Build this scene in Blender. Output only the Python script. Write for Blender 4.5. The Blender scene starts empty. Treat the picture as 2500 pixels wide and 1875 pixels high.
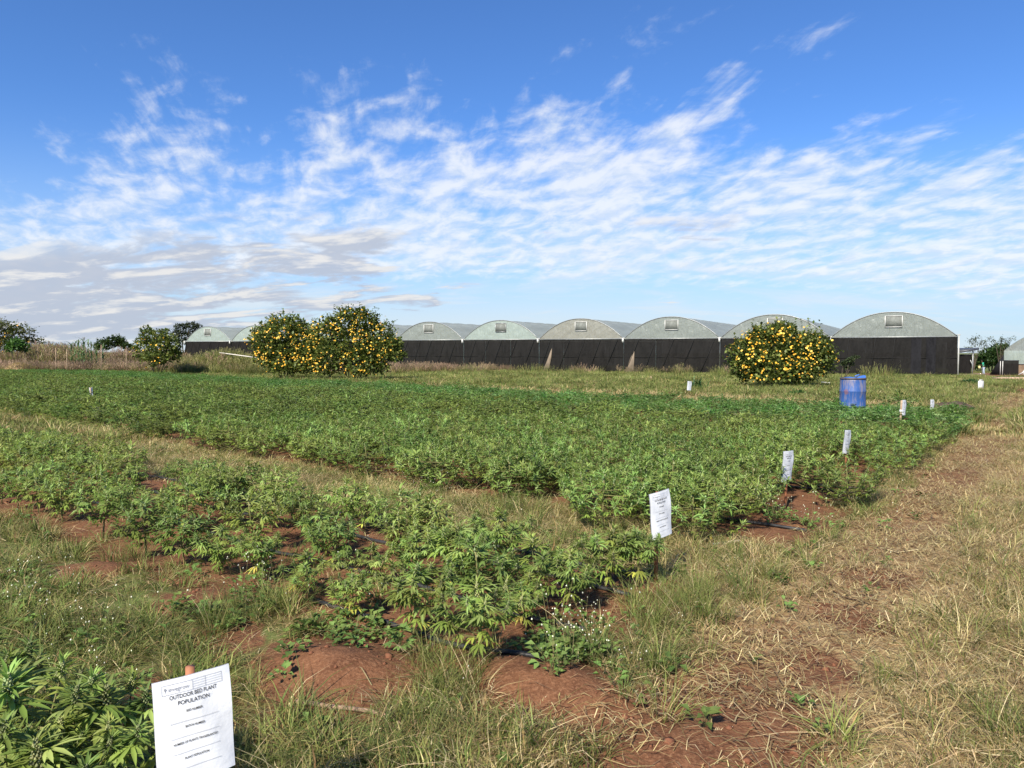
import bpy, math, random
import numpy as np
from mathutils import Vector, Matrix, Euler

random.seed(7)
rng = np.random.default_rng(11)
R = math.radians
S = bpy.context.scene
COL = S.collection

# ------------------------------------------------------------------ camera
F_PX, CX, CY = 1806.0, 1250.0, 937.5
CAM_H, HORIZON = 1.5, 858.0
PITCH = math.atan((CY - HORIZON) / F_PX)
cam_d = bpy.data.cameras.new('camera')
cam_d.sensor_width = 36.0
cam_d.lens = 36.0 * F_PX / 2500.0
cam_d.clip_start, cam_d.clip_end = 0.05, 6000.0
cam = bpy.data.objects.new('camera', cam_d)
cam.location = (0, 0, CAM_H)
cam.rotation_euler = (R(90) - PITCH, 0, 0)
COL.objects.link(cam)
S.camera = cam

# ------------------------------------------------------------------ exposure
S.view_settings.view_transform = 'Standard'
S.view_settings.look = 'None'
S.view_settings.gamma = 1.0
S.view_settings.use_curve_mapping = False
S.view_settings.exposure = 1.05
S.cycles.max_bounces = 6
S.cycles.transparent_max_bounces = 12
S.cycles.use_denoising = True

# ------------------------------------------------------------------ sun
SUN_EL, SUN_AZ = R(40), R(206)          # azimuth clockwise from +Y (the view direction): behind, to the left
sun_dir = Vector((math.sin(SUN_AZ) * math.cos(SUN_EL), math.cos(SUN_AZ) * math.cos(SUN_EL), math.sin(SUN_EL)))
sl = bpy.data.lights.new('sun', 'SUN')
sl.energy = 4.6
sl.angle = R(3.5)
sl.color = (1.0, 0.92, 0.78)
so = bpy.data.objects.new('sun', sl)
so.rotation_euler = sun_dir.to_track_quat('Z', 'Y').to_euler()
so.location = (-40, -40, 60)
COL.objects.link(so)

# ------------------------------------------------------------------ sky
W = bpy.data.worlds.new('World')
S.world = W
W.use_nodes = True
wn, wl = W.node_tree.nodes, W.node_tree.links
wn.clear()
def wnode(t, **k):
    n = wn.new(t)
    for a, b in k.items():
        setattr(n, a, b)
    return n
def wset(inp, v):
    if isinstance(v, bpy.types.NodeSocket):
        wl.new(v, inp)
    elif v is not None:
        inp.default_value = v
def M(op, a, b=None, c=None, clamp=False):
    n = wnode('ShaderNodeMath', operation=op, use_clamp=clamp)
    wset(n.inputs[0], a); wset(n.inputs[1], b); wset(n.inputs[2], c)
    return n.outputs[0]
def sstep(x, lo, hi, a=0.0, b=1.0):
    n = wnode('ShaderNodeMapRange', interpolation_type='SMOOTHSTEP')
    wset(n.inputs[0], x); wset(n.inputs[1], lo); wset(n.inputs[2], hi); wset(n.inputs[3], a); wset(n.inputs[4], b)
    return n.outputs[0]
def wnoise(vec, scale, detail=6.0, rough=0.55, dist=0.0):
    n = wnode('ShaderNodeTexNoise')
    wset(n.inputs['Vector'], vec)
    n.inputs['Scale'].default_value = scale
    n.inputs['Detail'].default_value = detail
    n.inputs['Roughness'].default_value = rough
    n.inputs['Distortion'].default_value = dist
    return n.outputs['Fac']
def wmap(vec, loc=(0, 0, 0), rot=0.0, scale=(1, 1, 1)):
    n = wnode('ShaderNodeMapping')
    wset(n.inputs[0], vec)
    n.inputs[1].default_value = loc
    n.inputs[2].default_value = (0, 0, rot)
    n.inputs[3].default_value = scale
    return n.outputs[0]
def wmix(f, a, b, mode='MIX'):
    n = wnode('ShaderNodeMix', data_type='RGBA', blend_type=mode)
    wset(n.inputs[0], f); wset(n.inputs[6], a); wset(n.inputs[7], b)
    return n.outputs[2]
SKY_STRENGTH = 0.066
nish = wnode('ShaderNodeTexSky', sky_type='NISHITA')
nish.sun_disc = False
nish.sun_elevation = SUN_EL
nish.sun_rotation = SUN_AZ
nish.altitude = 1100.0
nish.air_density = 1.0
nish.dust_density = 0.6
nish.ozone_density = 2.2
tc = wnode('ShaderNodeTexCoord')
sx = wnode('ShaderNodeSeparateXYZ')
wl.new(tc.outputs['Generated'], sx.inputs[0])
dx, dy, dz = sx.outputs
zc = M('ADD', M('MAXIMUM', dz, 0.0), 0.20)
u, v = M('DIVIDE', dx, zc), M('DIVIDE', dy, zc)
us = M('ADD', u, M('MULTIPLY', v, 0.22))           # the cloud streets run away from the viewer, a little to the left
cv = wnode('ShaderNodeCombineXYZ')
wl.new(us, cv.inputs[0]); wl.new(v, cv.inputs[1])
P = cv.outputs[0]                                  # a level cloud sheet seen from below
# a deep clean blue overhead, paler and a little greener low down
blue = wmix(1.0, nish.outputs[0], (0.56, 0.88, 1.30, 1), 'MULTIPLY')
low = sstep(dz, 0.0, 0.33, 1.0, 0.0)
low = M('POWER', low, 1.7)
blue = wmix(M('MULTIPLY', low, 0.82), blue, (4.3, 5.35, 6.15, 1))
def diff(vec, scale, detail, rough, dist, off, rot, sc):
    a = wnoise(wmap(P, vec, rot, sc), scale, detail, rough, dist)
    b = wnoise(wmap(P, (vec[0], vec[1] + off, vec[2]), rot, sc), scale, max(detail - 3, 2), rough, dist)
    return a, M('SUBTRACT', a, b)
# altocumulus sheet: a broad band of ragged puffs across the view
n1 = wnoise(wmap(P, (3.1, 1.7, 0.0), 0.0, (1.0, 0.65, 1)), 1.15, 4, 0.5, 0.3)
n2, d2 = diff((0.4, 2.2, 3.0), 9.0, 8, 0.58, 0.3, -0.05, R(20), (1.0, 0.75, 1))
n3 = wnoise(wmap(P, (7.4, 0.2, 6.0), 0.0, (1.6, 0.38, 1)), 2.4, 8, 0.62, 0.35)
n4 = wnoise(wmap(P, (1.4, 8.2, 2.0), 0.0, (0.5, 1.6, 1)), 1.7, 8, 0.62, 0.35)
vt = M('ADD', v, M('MULTIPLY', M('SUBTRACT', n3, 0.5), 0.9))
vt = M('ADD', vt, M('MULTIPLY', M('SUBTRACT', n1, 0.5), 0.85))
band = M('MULTIPLY', sstep(vt, 1.42, 2.25), sstep(vt, 3.05, 3.55, 1.0, 0.15))
cover = M('ADD', M('MULTIPLY', n1, 0.24), M('MULTIPLY', n2, 0.86))
cover = M('ADD', cover, M('MULTIPLY', n3, 0.55))
cover = M('ADD', cover, M('MULTIPLY', n4, 0.35))
cover = M('ADD', cover, M('SUBTRACT', M('MULTIPLY', band, 0.42), 0.06))
alto = sstep(cover, 1.10, 1.52)
# thin high veil low over the horizon
nv = wnoise(wmap(P, (2.0, 5.0, 9.0), R(-9), (0.6, 1.5, 1)), 1.9, 8, 0.62, 0.5)
veil = M('MULTIPLY', sstep(nv, 0.40, 0.72), sstep(v, 2.5, 3.3))
veil = M('MAXIMUM', M('MULTIPLY', veil, 0.70), M('MULTIPLY', sstep(v, 3.3, 4.7), 0.72))
# grey stratocumulus low on the left, lit along its upper edges
ng, dg = diff((5.3, 0.6, 4.0), 2.9, 10, 0.60, 0.35, -0.13, R(4), (0.80, 1.25, 1))
side = sstep(M('DIVIDE', u, M('MAXIMUM', v, 0.5)), -0.50, 0.16, 1.0, 0.0)
gband = sstep(v, 2.35, 2.85)
gfar = sstep(v, 3.85, 4.6, 1.0, 0.0)
gcov = M('ADD', ng, M('SUBTRACT', M('MULTIPLY', M('MULTIPLY', side, gband), 0.34), 0.07))
grey = M('MULTIPLY', M('MULTIPLY', sstep(gcov, 0.585, 0.70), gband), gfar)
lit = sstep(dg, 0.0, 0.15)
alit = sstep(d2, -0.17, 0.14)
alto_c = wmix(alit, (5.2, 5.9, 6.9, 1), (6.9, 7.1, 7.4, 1))
grey_c = wmix(lit, (3.7, 4.1, 4.95, 1), (6.2, 6.1, 6.0, 1))
sky = wmix(M('MULTIPLY', alto, 0.83), blue, alto_c)
sky = wmix(veil, sky, (5.7, 6.2, 6.65, 1))
sky = wmix(M('MULTIPLY', grey, 0.90), sky, grey_c)
bg = wnode('ShaderNodeBackground')
wl.new(sky, bg.inputs[0])
bg.inputs[1].default_value = SKY_STRENGTH
wo = wnode('ShaderNodeOutputWorld')
wl.new(bg.outputs[0], wo.inputs[0])

# ================================================================== helpers
def tag(o, label=None, cat=None, group=None, kind=None):
    if label: o['label'] = label
    if cat: o['category'] = cat
    if group: o['group'] = group
    if kind: o['kind'] = kind
    return o
def thing(name, label, cat, loc=(0, 0, 0), rz=0.0, group=None, parent=None):
    o = bpy.data.objects.new(name, None)
    o.empty_display_size = 0.1
    o.location = loc
    o.rotation_euler = (0, 0, rz)
    COL.objects.link(o)
    return tag(o, label, cat, group)
def obj(name, me, parent=None, loc=None, rot=None, scale=None):
    o = bpy.data.objects.new(name, me)
    COL.objects.link(o)
    if parent is not None: o.parent = parent
    if loc is not None: o.location = loc
    if rot is not None: o.rotation_euler = rot
    if scale is not None: o.scale = scale
    return o

class MB:
    """collects triangles and quads with a colour per face, builds one mesh"""
    def __init__(self):
        self.V, self.T, self.Q, self.TC, self.QC, self.n = [], [], [], [], [], 0
    def add(self, V, tris=None, quads=None, col=(1, 1, 1)):
        V = np.asarray(V, float).reshape(-1, 3)
        self.V.append(V)
        for F, FL, CL in ((tris, self.T, self.TC), (quads, self.Q, self.QC)):
            if F is not None and len(F):
                F = np.asarray(F, int)
                FL.append(F + self.n)
                c = np.asarray(col, float)
                if c.ndim == 1: c = np.tile(c, (len(F), 1))
                CL.append(c)
        self.n += len(V)
    def box(self, c, s, rz=0.0, col=(1, 1, 1)):
        x, y, z = np.array(s) / 2.0
        V = np.array([(i, j, k) for k in (-z, z) for j in (-y, y) for i in (-x, x)])
        if rz:
            ca, sa = math.cos(rz), math.sin(rz)
            V = np.stack([V[:, 0] * ca - V[:, 1] * sa, V[:, 0] * sa + V[:, 1] * ca, V[:, 2]], 1)
        self.add(V + np.array(c), quads=[(0, 2, 3, 1), (4, 5, 7, 6), (0, 1, 5, 4), (2, 6, 7, 3), (0, 4, 6, 2), (1, 3, 7, 5)], col=col)
    def tube(self, pts, r, n=6, col=(1, 1, 1), cap=True):
        pts = np.asarray(pts, float)
        r = np.broadcast_to(np.asarray(r, float), (len(pts),))
        V = []
        for i, p in enumerate(pts):
            d = pts[min(i + 1, len(pts) - 1)] - pts[max(i - 1, 0)]
            d = d / (np.linalg.norm(d) + 1e-9)
            a = np.array((0, 0, 1.0)) if abs(d[2]) < 0.9 else np.array((1.0, 0, 0))
            e1 = np.cross(d, a); e1 /= np.linalg.norm(e1)
            e2 = np.cross(d, e1)
            th = np.arange(n) / n * 2 * math.pi
            V.append(p + r[i] * (np.outer(np.cos(th), e1) + np.outer(np.sin(th), e2)))
        V = np.concatenate(V)
        Q = [(i * n + j, i * n + (j + 1) % n, (i + 1) * n + (j + 1) % n, (i + 1) * n + j) for i in range(len(pts) - 1) for j in range(n)]
        T = []
        if cap:
            m = len(pts) - 1
            T = [(0, j + 1, j) for j in range(1, n - 1)] + [(m * n, m * n + j, m * n + j + 1) for j in range(1, n - 1)]
        self.add(V, tris=T, quads=Q, col=col)
    def lathe(self, prof, n=32, col=(1, 1, 1)):
        th = np.arange(n) / n * 2 * math.pi
        V = np.concatenate([np.stack([r * np.cos(th), r * np.sin(th), np.full(n, z)], 1) for r, z in prof])
        Q = [(i * n + j, i * n + (j + 1) % n, (i + 1) * n + (j + 1) % n, (i + 1) * n + j) for i in range(len(prof) - 1) for j in range(n)]
        self.add(V, quads=Q, col=col)
    def grid(self, fn, nu, nv, col=(1, 1, 1)):
        V = np.array([fn(i / nu, j / nv) for j in range(nv + 1) for i in range(nu + 1)])
        w = nu + 1
        Q = [(j * w + i, j * w + i + 1, (j + 1) * w + i + 1, (j + 1) * w + i) for j in range(nv) for i in range(nu)]
        self.add(V, quads=Q, col=col)
    def mesh(self, name, mat, smooth=False):
        me = bpy.data.meshes.new(name)
        V = np.concatenate(self.V) if self.V else np.zeros((0, 3))
        T = np.concatenate(self.T) if self.T else np.zeros((0, 3), int)
        Q = np.concatenate(self.Q) if self.Q else np.zeros((0, 4), int)
        C = np.concatenate([a for a in self.TC + self.QC]) if (self.TC or self.QC) else np.zeros((0, 3))
        nt, nq = len(T), len(Q)
        me.vertices.add(len(V)); me.vertices.foreach_set('co', V.ravel())
        me.loops.add(nt * 3 + nq * 4)
        me.loops.foreach_set('vertex_index', np.concatenate([T.ravel(), Q.ravel()]).astype(np.int32))
        me.polygons.add(nt + nq)
        me.polygons.foreach_set('loop_start', np.concatenate([np.arange(nt) * 3, nt * 3 + np.arange(nq) * 4]).astype(np.int32))
        if smooth: me.polygons.foreach_set('use_smooth', np.ones(nt + nq, bool))
        at = me.attributes.new('col', 'FLOAT_COLOR', 'FACE')
        at.data.foreach_set('color', np.concatenate([C, np.ones((len(C), 1))], 1).ravel())
        me.update(calc_edges=True)
        me.validate()
        if mat: me.materials.append(mat)
        return me
    def build(self, name, mat, parent=None, smooth=False, **k):
        return obj(name, self.mesh(name, mat, smooth), parent, **k)

def vnoise(x, y, seed=0):
    x = np.asarray(x, float); y = np.asarray(y, float)
    xi, yi = np.floor(x).astype(np.int64), np.floor(y).astype(np.int64)
    fx, fy = x - xi, y - yi
    fx, fy = fx * fx * (3 - 2 * fx), fy * fy * (3 - 2 * fy)
    def h(a, b):
        n = (a * 374761393 + b * 668265263 + seed * 974634777) & 0x7fffffff
        n = ((n ^ (n >> 13)) * 1274126177) & 0x7fffffff
        return ((n ^ (n >> 16)) & 0xffff) / 65535.0
    return (h(xi, yi) * (1 - fx) + h(xi + 1, yi) * fx) * (1 - fy) + (h(xi, yi + 1) * (1 - fx) + h(xi + 1, yi + 1) * fx) * fy
def fbm(x, y, seed=0, octv=4):
    a, t, n = 0.5, 0.0, 0.0
    for k in range(octv):
        t = t + a * vnoise(np.asarray(x) * 2 ** k, np.asarray(y) * 2 ** k, seed + k); n += a; a *= 0.5
    return t / n
def sm(x, lo, hi):
    k = np.clip((np.asarray(x, float) - lo) / (hi - lo), 0, 1)
    return k * k * (3 - 2 * k)

# the beds run along t, the line of signs and the path along s
def ST(x, y): return 0.6 * np.asarray(x) + 0.8 * np.asarray(y), -0.8 * np.asarray(x) + 0.6 * np.asarray(y)
def XY(s, t): return 0.6 * s - 0.8 * t, 0.8 * s + 0.6 * t

MOUNDS = []          # (x, y, radius along, radius across, height, turn)
def H0(x, y):
    x = np.asarray(x, float); y = np.asarray(y, float)
    k = np.clip(0.25 + 0.75 * sm(x, -60, 30) + 0.25 * sm(x, 36, 56), 0.2, 1.3)
    d = np.clip(y - 25, 0, 120)
    return -0.016 * k * d
def H(x, y):
    x = np.asarray(x, float); y = np.asarray(y, float)
    z = H0(x, y)
    near = 1 - sm(y, 18, 45)
    s, t = ST(x, y)
    z = z + near * (0.05 * (fbm(x * 0.9, y * 0.9, 3) - 0.5) + 0.025 * (fbm(x * 4, y * 4, 9, 3) - 0.5))
    z = z - 0.035 * np.exp(-((t - 1.1) / 0.4) ** 2) * near
    for mx, my, ra, rb, hh, tu in MOUNDS:
        ca, sa = math.cos(tu), math.sin(tu)
        ux, uy = (x - mx) * ca + (y - my) * sa, -(x - mx) * sa + (y - my) * ca
        q = (ux / ra) ** 2 + (uy / rb) ** 2
        lump = 1 + 0.5 * (fbm(x * 5, y * 5, 21, 3) - 0.5)
        z = z + hh * np.exp(-q * 1.3) * lump
    return z
def ray(px, py):
    u, v = (px - CX) / F_PX, -(py - CY) / F_PX
    c, s_ = math.cos(PITCH), math.sin(PITCH)
    return np.array((u, c + v * s_, -s_ + v * c))
def on_ground(px, py, fn=None):
    """the ground point a measured photo pixel falls on"""
    fn = fn or H
    d = ray(px, py)
    z = 0.0
    for _ in range(12):
        k = (z - CAM_H) / d[2]
        z = float(fn(d[0] * k, d[1] * k))
    return np.array((d[0] * k, d[1] * k, z))
def at_depth(px, py, Y):
    d = ray(px, py)
    return np.array((d[0] / d[1] * Y, Y, CAM_H + d[2] / d[1] * Y))

for px, py, ra, rb, hh, tu in ((830, 1640, .42, .26, .11, -.5), (1345, 1680, .34, .24, .10, -.45), (240, 1395, .35, .2, .05, -.2),
                               (1120, 1640, .25, .18, .05, 0), (460, 1470, .3, .2, .04, 0), (1700, 1800, .3, .2, .03, .3)):
    g = on_ground(px, py, H0)
    MOUNDS.append((g[0], g[1], ra, rb, hh, tu))
g = on_ground(540, 893, H0)
MOUNDS.append((-22.6, 58.5, 3.4, 2.2, 1.15, 0))
MOUNDS += [(-42.5, 68.0, 7.0, 3.5, 0.75, 0), (-36.0, 74.0, 16.0, 5.0, 0.55, 0)]

# bare spots that no grass covers (x, y, radius)
BARE = []
for px, py, r in ((830, 1650, .31), (760, 1610, .22), (900, 1690, .25), (1345, 1690, .30), (1290, 1640, .2), (1440, 1740, .2), (240, 1395, .22), (330, 1390, .12),
                  (470, 1475, .16), (1850, 1840, .20), (1640, 1860, .16), (2010, 1620, .16), (2080, 1500, .20), (2140, 1400, .2),
                  (340, 1760, .15), (310, 1700, .12), (1640, 1240, .18), (1690, 1160, .4), (1800, 1180, .35), (2310, 1010, .4), (1370, 1480, .3), (550, 1560, .16)):
    g = on_ground(px, py, H0)
    BARE.append((g[0], g[1], r))
def bare_spots(x, y):
    b = np.zeros_like(np.asarray(x, float))
    w = 1 + 0.7 * (fbm(np.asarray(x) * 4, np.asarray(y) * 4, 77, 3) - 0.5)
    for bx, by, r in BARE:
        b = np.maximum(b, 1 - sm(np.hypot(x - bx, (y - by) * 0.75) / (r * w), 0.7, 1.25))
    return b

def smax(t): return 19.4 + np.maximum(0, np.asarray(t) - 14) * 0.16
def zones(x, y):
    s, t = ST(x, y)
    n = fbm(x * 1.3, y * 1.3, 31) - 0.5
    z = {}
    z['s'], z['t'] = s, t
    z['bed0'] = (1 - sm(s + n * 0.3, 1.0, 1.2)) * sm(t + n * .2, 1.75, 1.95)
    z['bed1'] = sm(s + n * 0.35, 2.4, 2.6) * (1 - sm(s + n * .4, 4.3 + .012 * t, 4.6 + .012 * t)) * sm(t + n * 0.4, 1.65, 1.9)
    z['field'] = sm(s + n * 0.4, 5.5 + .06 * t, 5.75 + .06 * t) * (1 - sm(s + n, smax(t), smax(t) + .5)) * sm(t + n * .5, 1.6, 1.9)
    z['path'] = np.exp(-((t - 1.02 - 0.012 * np.maximum(s - 8, 0) + n * 0.3) / 0.46) ** 4) * sm(s, 1.0, 3.0)
    z['right'] = 1 - sm(t + n * .4, 0.45, 0.9)
    z['verge'] = sm(t + n * .4, 1.2, 1.6) * (1 - sm(t, 1.9, 2.3))
    z['strip'] = sm(s, 4.3 + .012 * t, 4.6 + .012 * t) * (1 - sm(s, 5.5 + .06 * t, 5.8 + .06 * t)) * sm(t, 1.6, 2.0)
    z['beyond'] = sm(s, smax(t), smax(t) + .6) * sm(t, 1.2, 1.8)
    z['stub'] = z['beyond'] * (1 - sm(s + n * 1.5, smax(t) + 2.6, smax(t) + 4.2)) * (1 - sm(t, 24, 34))
    z['yard'] = sm(x - (y - 60) * 0.56, 36.5, 38.5) * sm(y, 53, 57) * (1 - sm(y, 100, 120))
    z['bare'] = bare_spots(x, y)
    return z

# ------------------------------------------------------------------ materials
def newmat(name):
    m = bpy.data.materials.new(name)
    m.use_nodes = True
    nt = m.node_tree
    nt.nodes.clear()
    return m, nt
class NT:
    def __init__(self, name):
        self.m, self.t = newmat(name)
        self.N, self.L = self.t.nodes, self.t.links
        self.out = self.N.new('ShaderNodeOutputMaterial')
    def n(self, t, **k):
        o = self.N.new(t)
        for a, b in k.items(): setattr(o, a, b)
        return o
    def s(self, inp, v):
        if isinstance(v, bpy.types.NodeSocket): self.L.new(v, inp)
        elif v is not None: inp.default_value = v
    def noise(self, scale, detail=4, rough=.55, vec=None, dist=0):
        o = self.n('ShaderNodeTexNoise')
        o.inputs['Scale'].default_value = scale; o.inputs['Detail'].default_value = detail
        o.inputs['Roughness'].default_value = rough; o.inputs['Distortion'].default_value = dist
        if vec is not None: self.L.new(vec, o.inputs['Vector'])
        return o.outputs['Fac']
    def coord(self, which='Object'): return self.n('ShaderNodeTexCoord').outputs[which]
    def map(self, vec, scale=(1, 1, 1), rot=(0, 0, 0)):
        o = self.n('ShaderNodeMapping'); self.L.new(vec, o.inputs[0])
        o.inputs[3].default_value = scale; o.inputs[2].default_value = rot
        return o.outputs[0]
    def ramp(self, x, lo, hi, a=0.0, b=1.0):
        o = self.n('ShaderNodeMapRange', interpolation_type='SMOOTHSTEP')
        for i, q in enumerate((x, lo, hi, a, b)): self.s(o.inputs[i], q)
        return o.outputs[0]
    def math(self, op, a, b=None, clamp=False):
        o = self.n('ShaderNodeMath', operation=op, use_clamp=clamp); self.s(o.inputs[0], a); self.s(o.inputs[1], b)
        return o.outputs[0]
    def mix(self, f, a, b, mode='MIX'):
        o = self.n('ShaderNodeMix', data_type='RGBA', blend_type=mode)
        self.s(o.inputs[0], f); self.s(o.inputs[6], a if not isinstance(a, tuple) else (*a, 1)); self.s(o.inputs[7], b if not isinstance(b, tuple) else (*b, 1))
        return o.outputs[2]
    def attr(self, name, out='Color'):
        return self.n('ShaderNodeAttribute', attribute_name=name).outputs[out]
    def bump(self, h, strength, dist):
        o = self.n('ShaderNodeBump'); self.L.new(h, o.inputs['Height'])
        o.inputs['Strength'].default_value = strength; o.inputs['Distance'].default_value = dist
        return o.outputs[0]
    def pbr(self, col, rough=.6, spec=.5, metal=0.0, normal=None):
        o = self.n('ShaderNodeBsdfPrincipled')
        self.s(o.inputs['Base Color'], (*col, 1) if isinstance(col, tuple) else col)
        self.s(o.inputs['Roughness'], rough); self.s(o.inputs['Specular IOR Level'], spec); self.s(o.inputs['Metallic'], metal)
        if normal is not None: self.L.new(normal, o.inputs['Normal'])
        return o.outputs[0]
    def transl(self, col):
        o = self.n('ShaderNodeBsdfTranslucent'); self.s(o.inputs[0], (*col, 1) if isinstance(col, tuple) else col)
        return o.outputs[0]
    def mixs(self, f, a, b):
        o = self.n('ShaderNodeMixShader'); self.s(o.inputs[0], f); self.L.new(a, o.inputs[1]); self.L.new(b, o.inputs[2])
        return o.outputs[0]
    def done(self, sh):
        self.L.new(sh, self.out.inputs[0]); return self.m

def plain(name, col, rough=.6, spec=.5, var=.25, vscale=6.0, metal=0.0, bump=0.0):
    t = NT(name)
    v = t.noise(vscale, 5, .6, t.coord())
    c = t.mix(t.ramp(v, .3, .7), tuple(np.array(col) * (1 - var)), tuple(np.minimum(np.array(col) * (1 + var), .95)))
    nrm = t.bump(v, bump, .01) if bump else None
    return t.done(t.pbr(c, rough, spec, metal, nrm))
def foliage_mat(name, gain=(1, 1, 1), trans=.35, rough=.55, spec=.25, hue=.02, val=.25):
    """colour of each face, times a random shade for each plant"""
    t = NT(name)
    c = t.attr('col')
    rnd = t.n('ShaderNodeObjectInfo').outputs['Random']
    h = t.n('ShaderNodeHueSaturation')
    t.s(h.inputs['Hue'], t.ramp(rnd, 0, 1, .5 - hue, .5 + hue))
    t.s(h.inputs['Value'], t.ramp(t.math('FRACT', t.math('MULTIPLY', rnd, 7.31)), 0, 1, 1 - val, 1 + val))
    t.s(h.inputs['Color'], t.mix(1.0, c, gain, 'MULTIPLY'))
    cc = h.outputs[0]
    sh = t.mixs(trans, t.pbr(cc, rough, spec), t.transl(t.mix(1.0, cc, (1.15, 1.2, .75), 'MULTIPLY')))
    return t.done(sh)
MAT_LEAF = foliage_mat('leaf_material', trans=.34, rough=.6, spec=.18)
MAT_GRASS = foliage_mat('grass_material', trans=.30, rough=.6, spec=.2, hue=.015, val=.3)
MAT_BUSH = foliage_mat('bush_leaf_material', trans=.28, rough=.5, spec=.3, hue=.0, val=.0)
MAT_STEM = plain('stem_material', (.16, .15, .06), .7, .2)
MAT_BARK = plain('bark_material', (.085, .066, .05), .85, .2, .35, 12)
MAT_PETAL = foliage_mat('petal_material', trans=.25, rough=.6, spec=.2, hue=0, val=0)

# ------------------------------------------------------------------ ground
def ground_material():
    t = NT('ground_material')
    co = t.coord('Object')
    big = t.noise(1.6, 6, .6, co); mid = t.noise(9, 6, .62, co); fine = t.noise(70, 5, .65, co)
    soil = t.mix(t.ramp(mid, .3, .7), (.085, .036, .018), (.165, .076, .038))
    soil = t.mix(t.ramp(fine, .42, .75), soil, (.225, .115, .062))
    soil = t.mix(t.math('MULTIPLY', t.ramp(big, .55, .75), .5), soil, (.12, .052, .034))
    straw = t.mix(t.ramp(t.noise(26, 6, .7, co, .6), .35, .68), (.20, .13, .06), (.42, .32, .165))
    green = t.mix(t.ramp(mid, .35, .65), (.065, .088, .022), (.12, .145, .042))
    green = t.mix(t.ramp(t.noise(.35, 4, .6, co), .45, .65), green, t.mix(t.ramp(fine, .4, .6), (.10, .11, .035), (.20, .17, .075)))
    a = t.attr('cover')
    sep = t.n('ShaderNodeSeparateColor'); t.L.new(a, sep.inputs[0])
    r_, g_, b_ = sep.outputs[0], sep.outputs[1], sep.outputs[2]
    jit = t.math('SUBTRACT', mid, .5)
    kg = t.ramp(t.math('ADD', g_, t.math('MULTIPLY', jit, .7)), .35, .65)
    kb = t.ramp(t.math('ADD', b_, t.math('MULTIPLY', t.math('SUBTRACT', t.noise(18, 6, .7, co), .5), 1.1)), .38, .66)
    c = t.mix(kg, soil, green)
    c = t.mix(t.math('MULTIPLY', kb, .85), c, straw)
    hgt = t.math('ADD', t.math('MULTIPLY', mid, .6), t.math('MULTIPLY', fine, .35))
    return t.done(t.pbr(c, .92, .15, 0, t.bump(hgt, .8, .035)))
def build_ground():
    ys = np.concatenate([[-300, -80, -30, -12, -6, -3, -1], np.arange(0, 2.2, .2), np.arange(2.2, 12, .045), 12 * 1.022 ** np.arange(0, 230)])
    nx = 300
    uu = np.linspace(-1, 1, nx)
    Y = np.repeat(ys[:, None], nx, 1)
    half = np.where(ys < 0, 60 + np.abs(ys) * 2, 2.6 + 0.86 * np.maximum(ys, 0) + np.maximum(ys - 60, 0) * .6)
    half = np.where(ys < 0, np.maximum(half, 60), half)
    X = uu[None, :] * half[:, None]
    Z = H(X, Y)
    z = zones(X, Y)
    green = np.clip(.75 * (1 - z['bed1']) * (1 - z['field']) * (1 - z['path']) * (1 - z['bed0']) * (1 - z['yard']), 0, 1)
    green = green * (1 - .75 * z['right']) * (1 - z['bare']) * (1 - .5 * z['stub'])
    nearfg = 1 - sm(Y, 4.5, 9)
    green = green * (1 - .45 * nearfg * fbm(X * 2, Y * 2, 41))
    straw = np.clip(.62 * z['right'] + .42 * z['path'] * sm(z['s'], 2.0, 4.5) * (1 - .85 * sm(z['s'], 15, 24)) + .8 * z['stub'] + .35 * z['strip'] + .3 * z['verge'], 0, 1) * (1 - .8 * z['bare'])
    straw = straw * (1 - z['yard']) + .18 * (1 - z['bed1']) * (1 - z['field']) * nearfg
    MBg = MB()
    ny = len(ys)
    V = np.stack([X, Y, Z], -1).reshape(-1, 3)
    idx = np.arange(ny * nx).reshape(ny, nx)
    Q = np.stack([idx[:-1, :-1], idx[:-1, 1:], idx[1:, 1:], idx[1:, :-1]], -1).reshape(-1, 4)
    MBg.add(V, quads=Q)
    me = MBg.mesh('ground', ground_material(), True)
    at = me.attributes.new('cover', 'FLOAT_COLOR', 'POINT')
    C = np.stack([z['bare'], green, np.clip(straw, 0, 1), np.ones_like(green)], -1)
    at.data.foreach_set('color', C.reshape(-1))
    o = obj('ground', me)
    tag(o, 'red farm soil and turf under the beds, the path and the grass', kind='structure')
    # a far plain carries the land out to the horizon below the detailed sheet's edge
    return o
build_ground()

# ================================================================== greenhouses
SPAN, RISE, NBAY, GLEN = 9.54, 2.08, 10, 42.0
GA = np.array((-.8714, .4906)); G0 = np.array((36.1, 60.0)); GROT = math.atan2(.4906 * -1, .8714)
def film_material(name, col, see, trans, bump=.14):
    t = NT(name)
    co = t.coord('Object')
    folds = t.noise(1.0, 6, .6, t.map(co, (3.2, .5, .8), (0, 0, .5)), 1.2)
    dirt = t.noise(.8, 6, .62, t.map(co, (1, .3, 2.2)), .4)
    c = t.mix(t.ramp(dirt, .3, .75), tuple(np.array(col) * 1.08), tuple(np.array(col) * .88))
    c = t.mix(t.math('MULTIPLY', t.ramp(t.noise(5, 5, .7, t.map(co, (6, .4, .5))), .5, .8), .20), c, (.13, .13, .11))
    nrm = t.bump(folds, .9, bump)
    sh = t.mixs(trans, t.pbr(c, .38, .45, 0, nrm), t.transl(c))
    tr = t.n('ShaderNodeBsdfTransparent')
    return t.done(t.mixs(see, sh, tr.outputs[0]))
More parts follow.
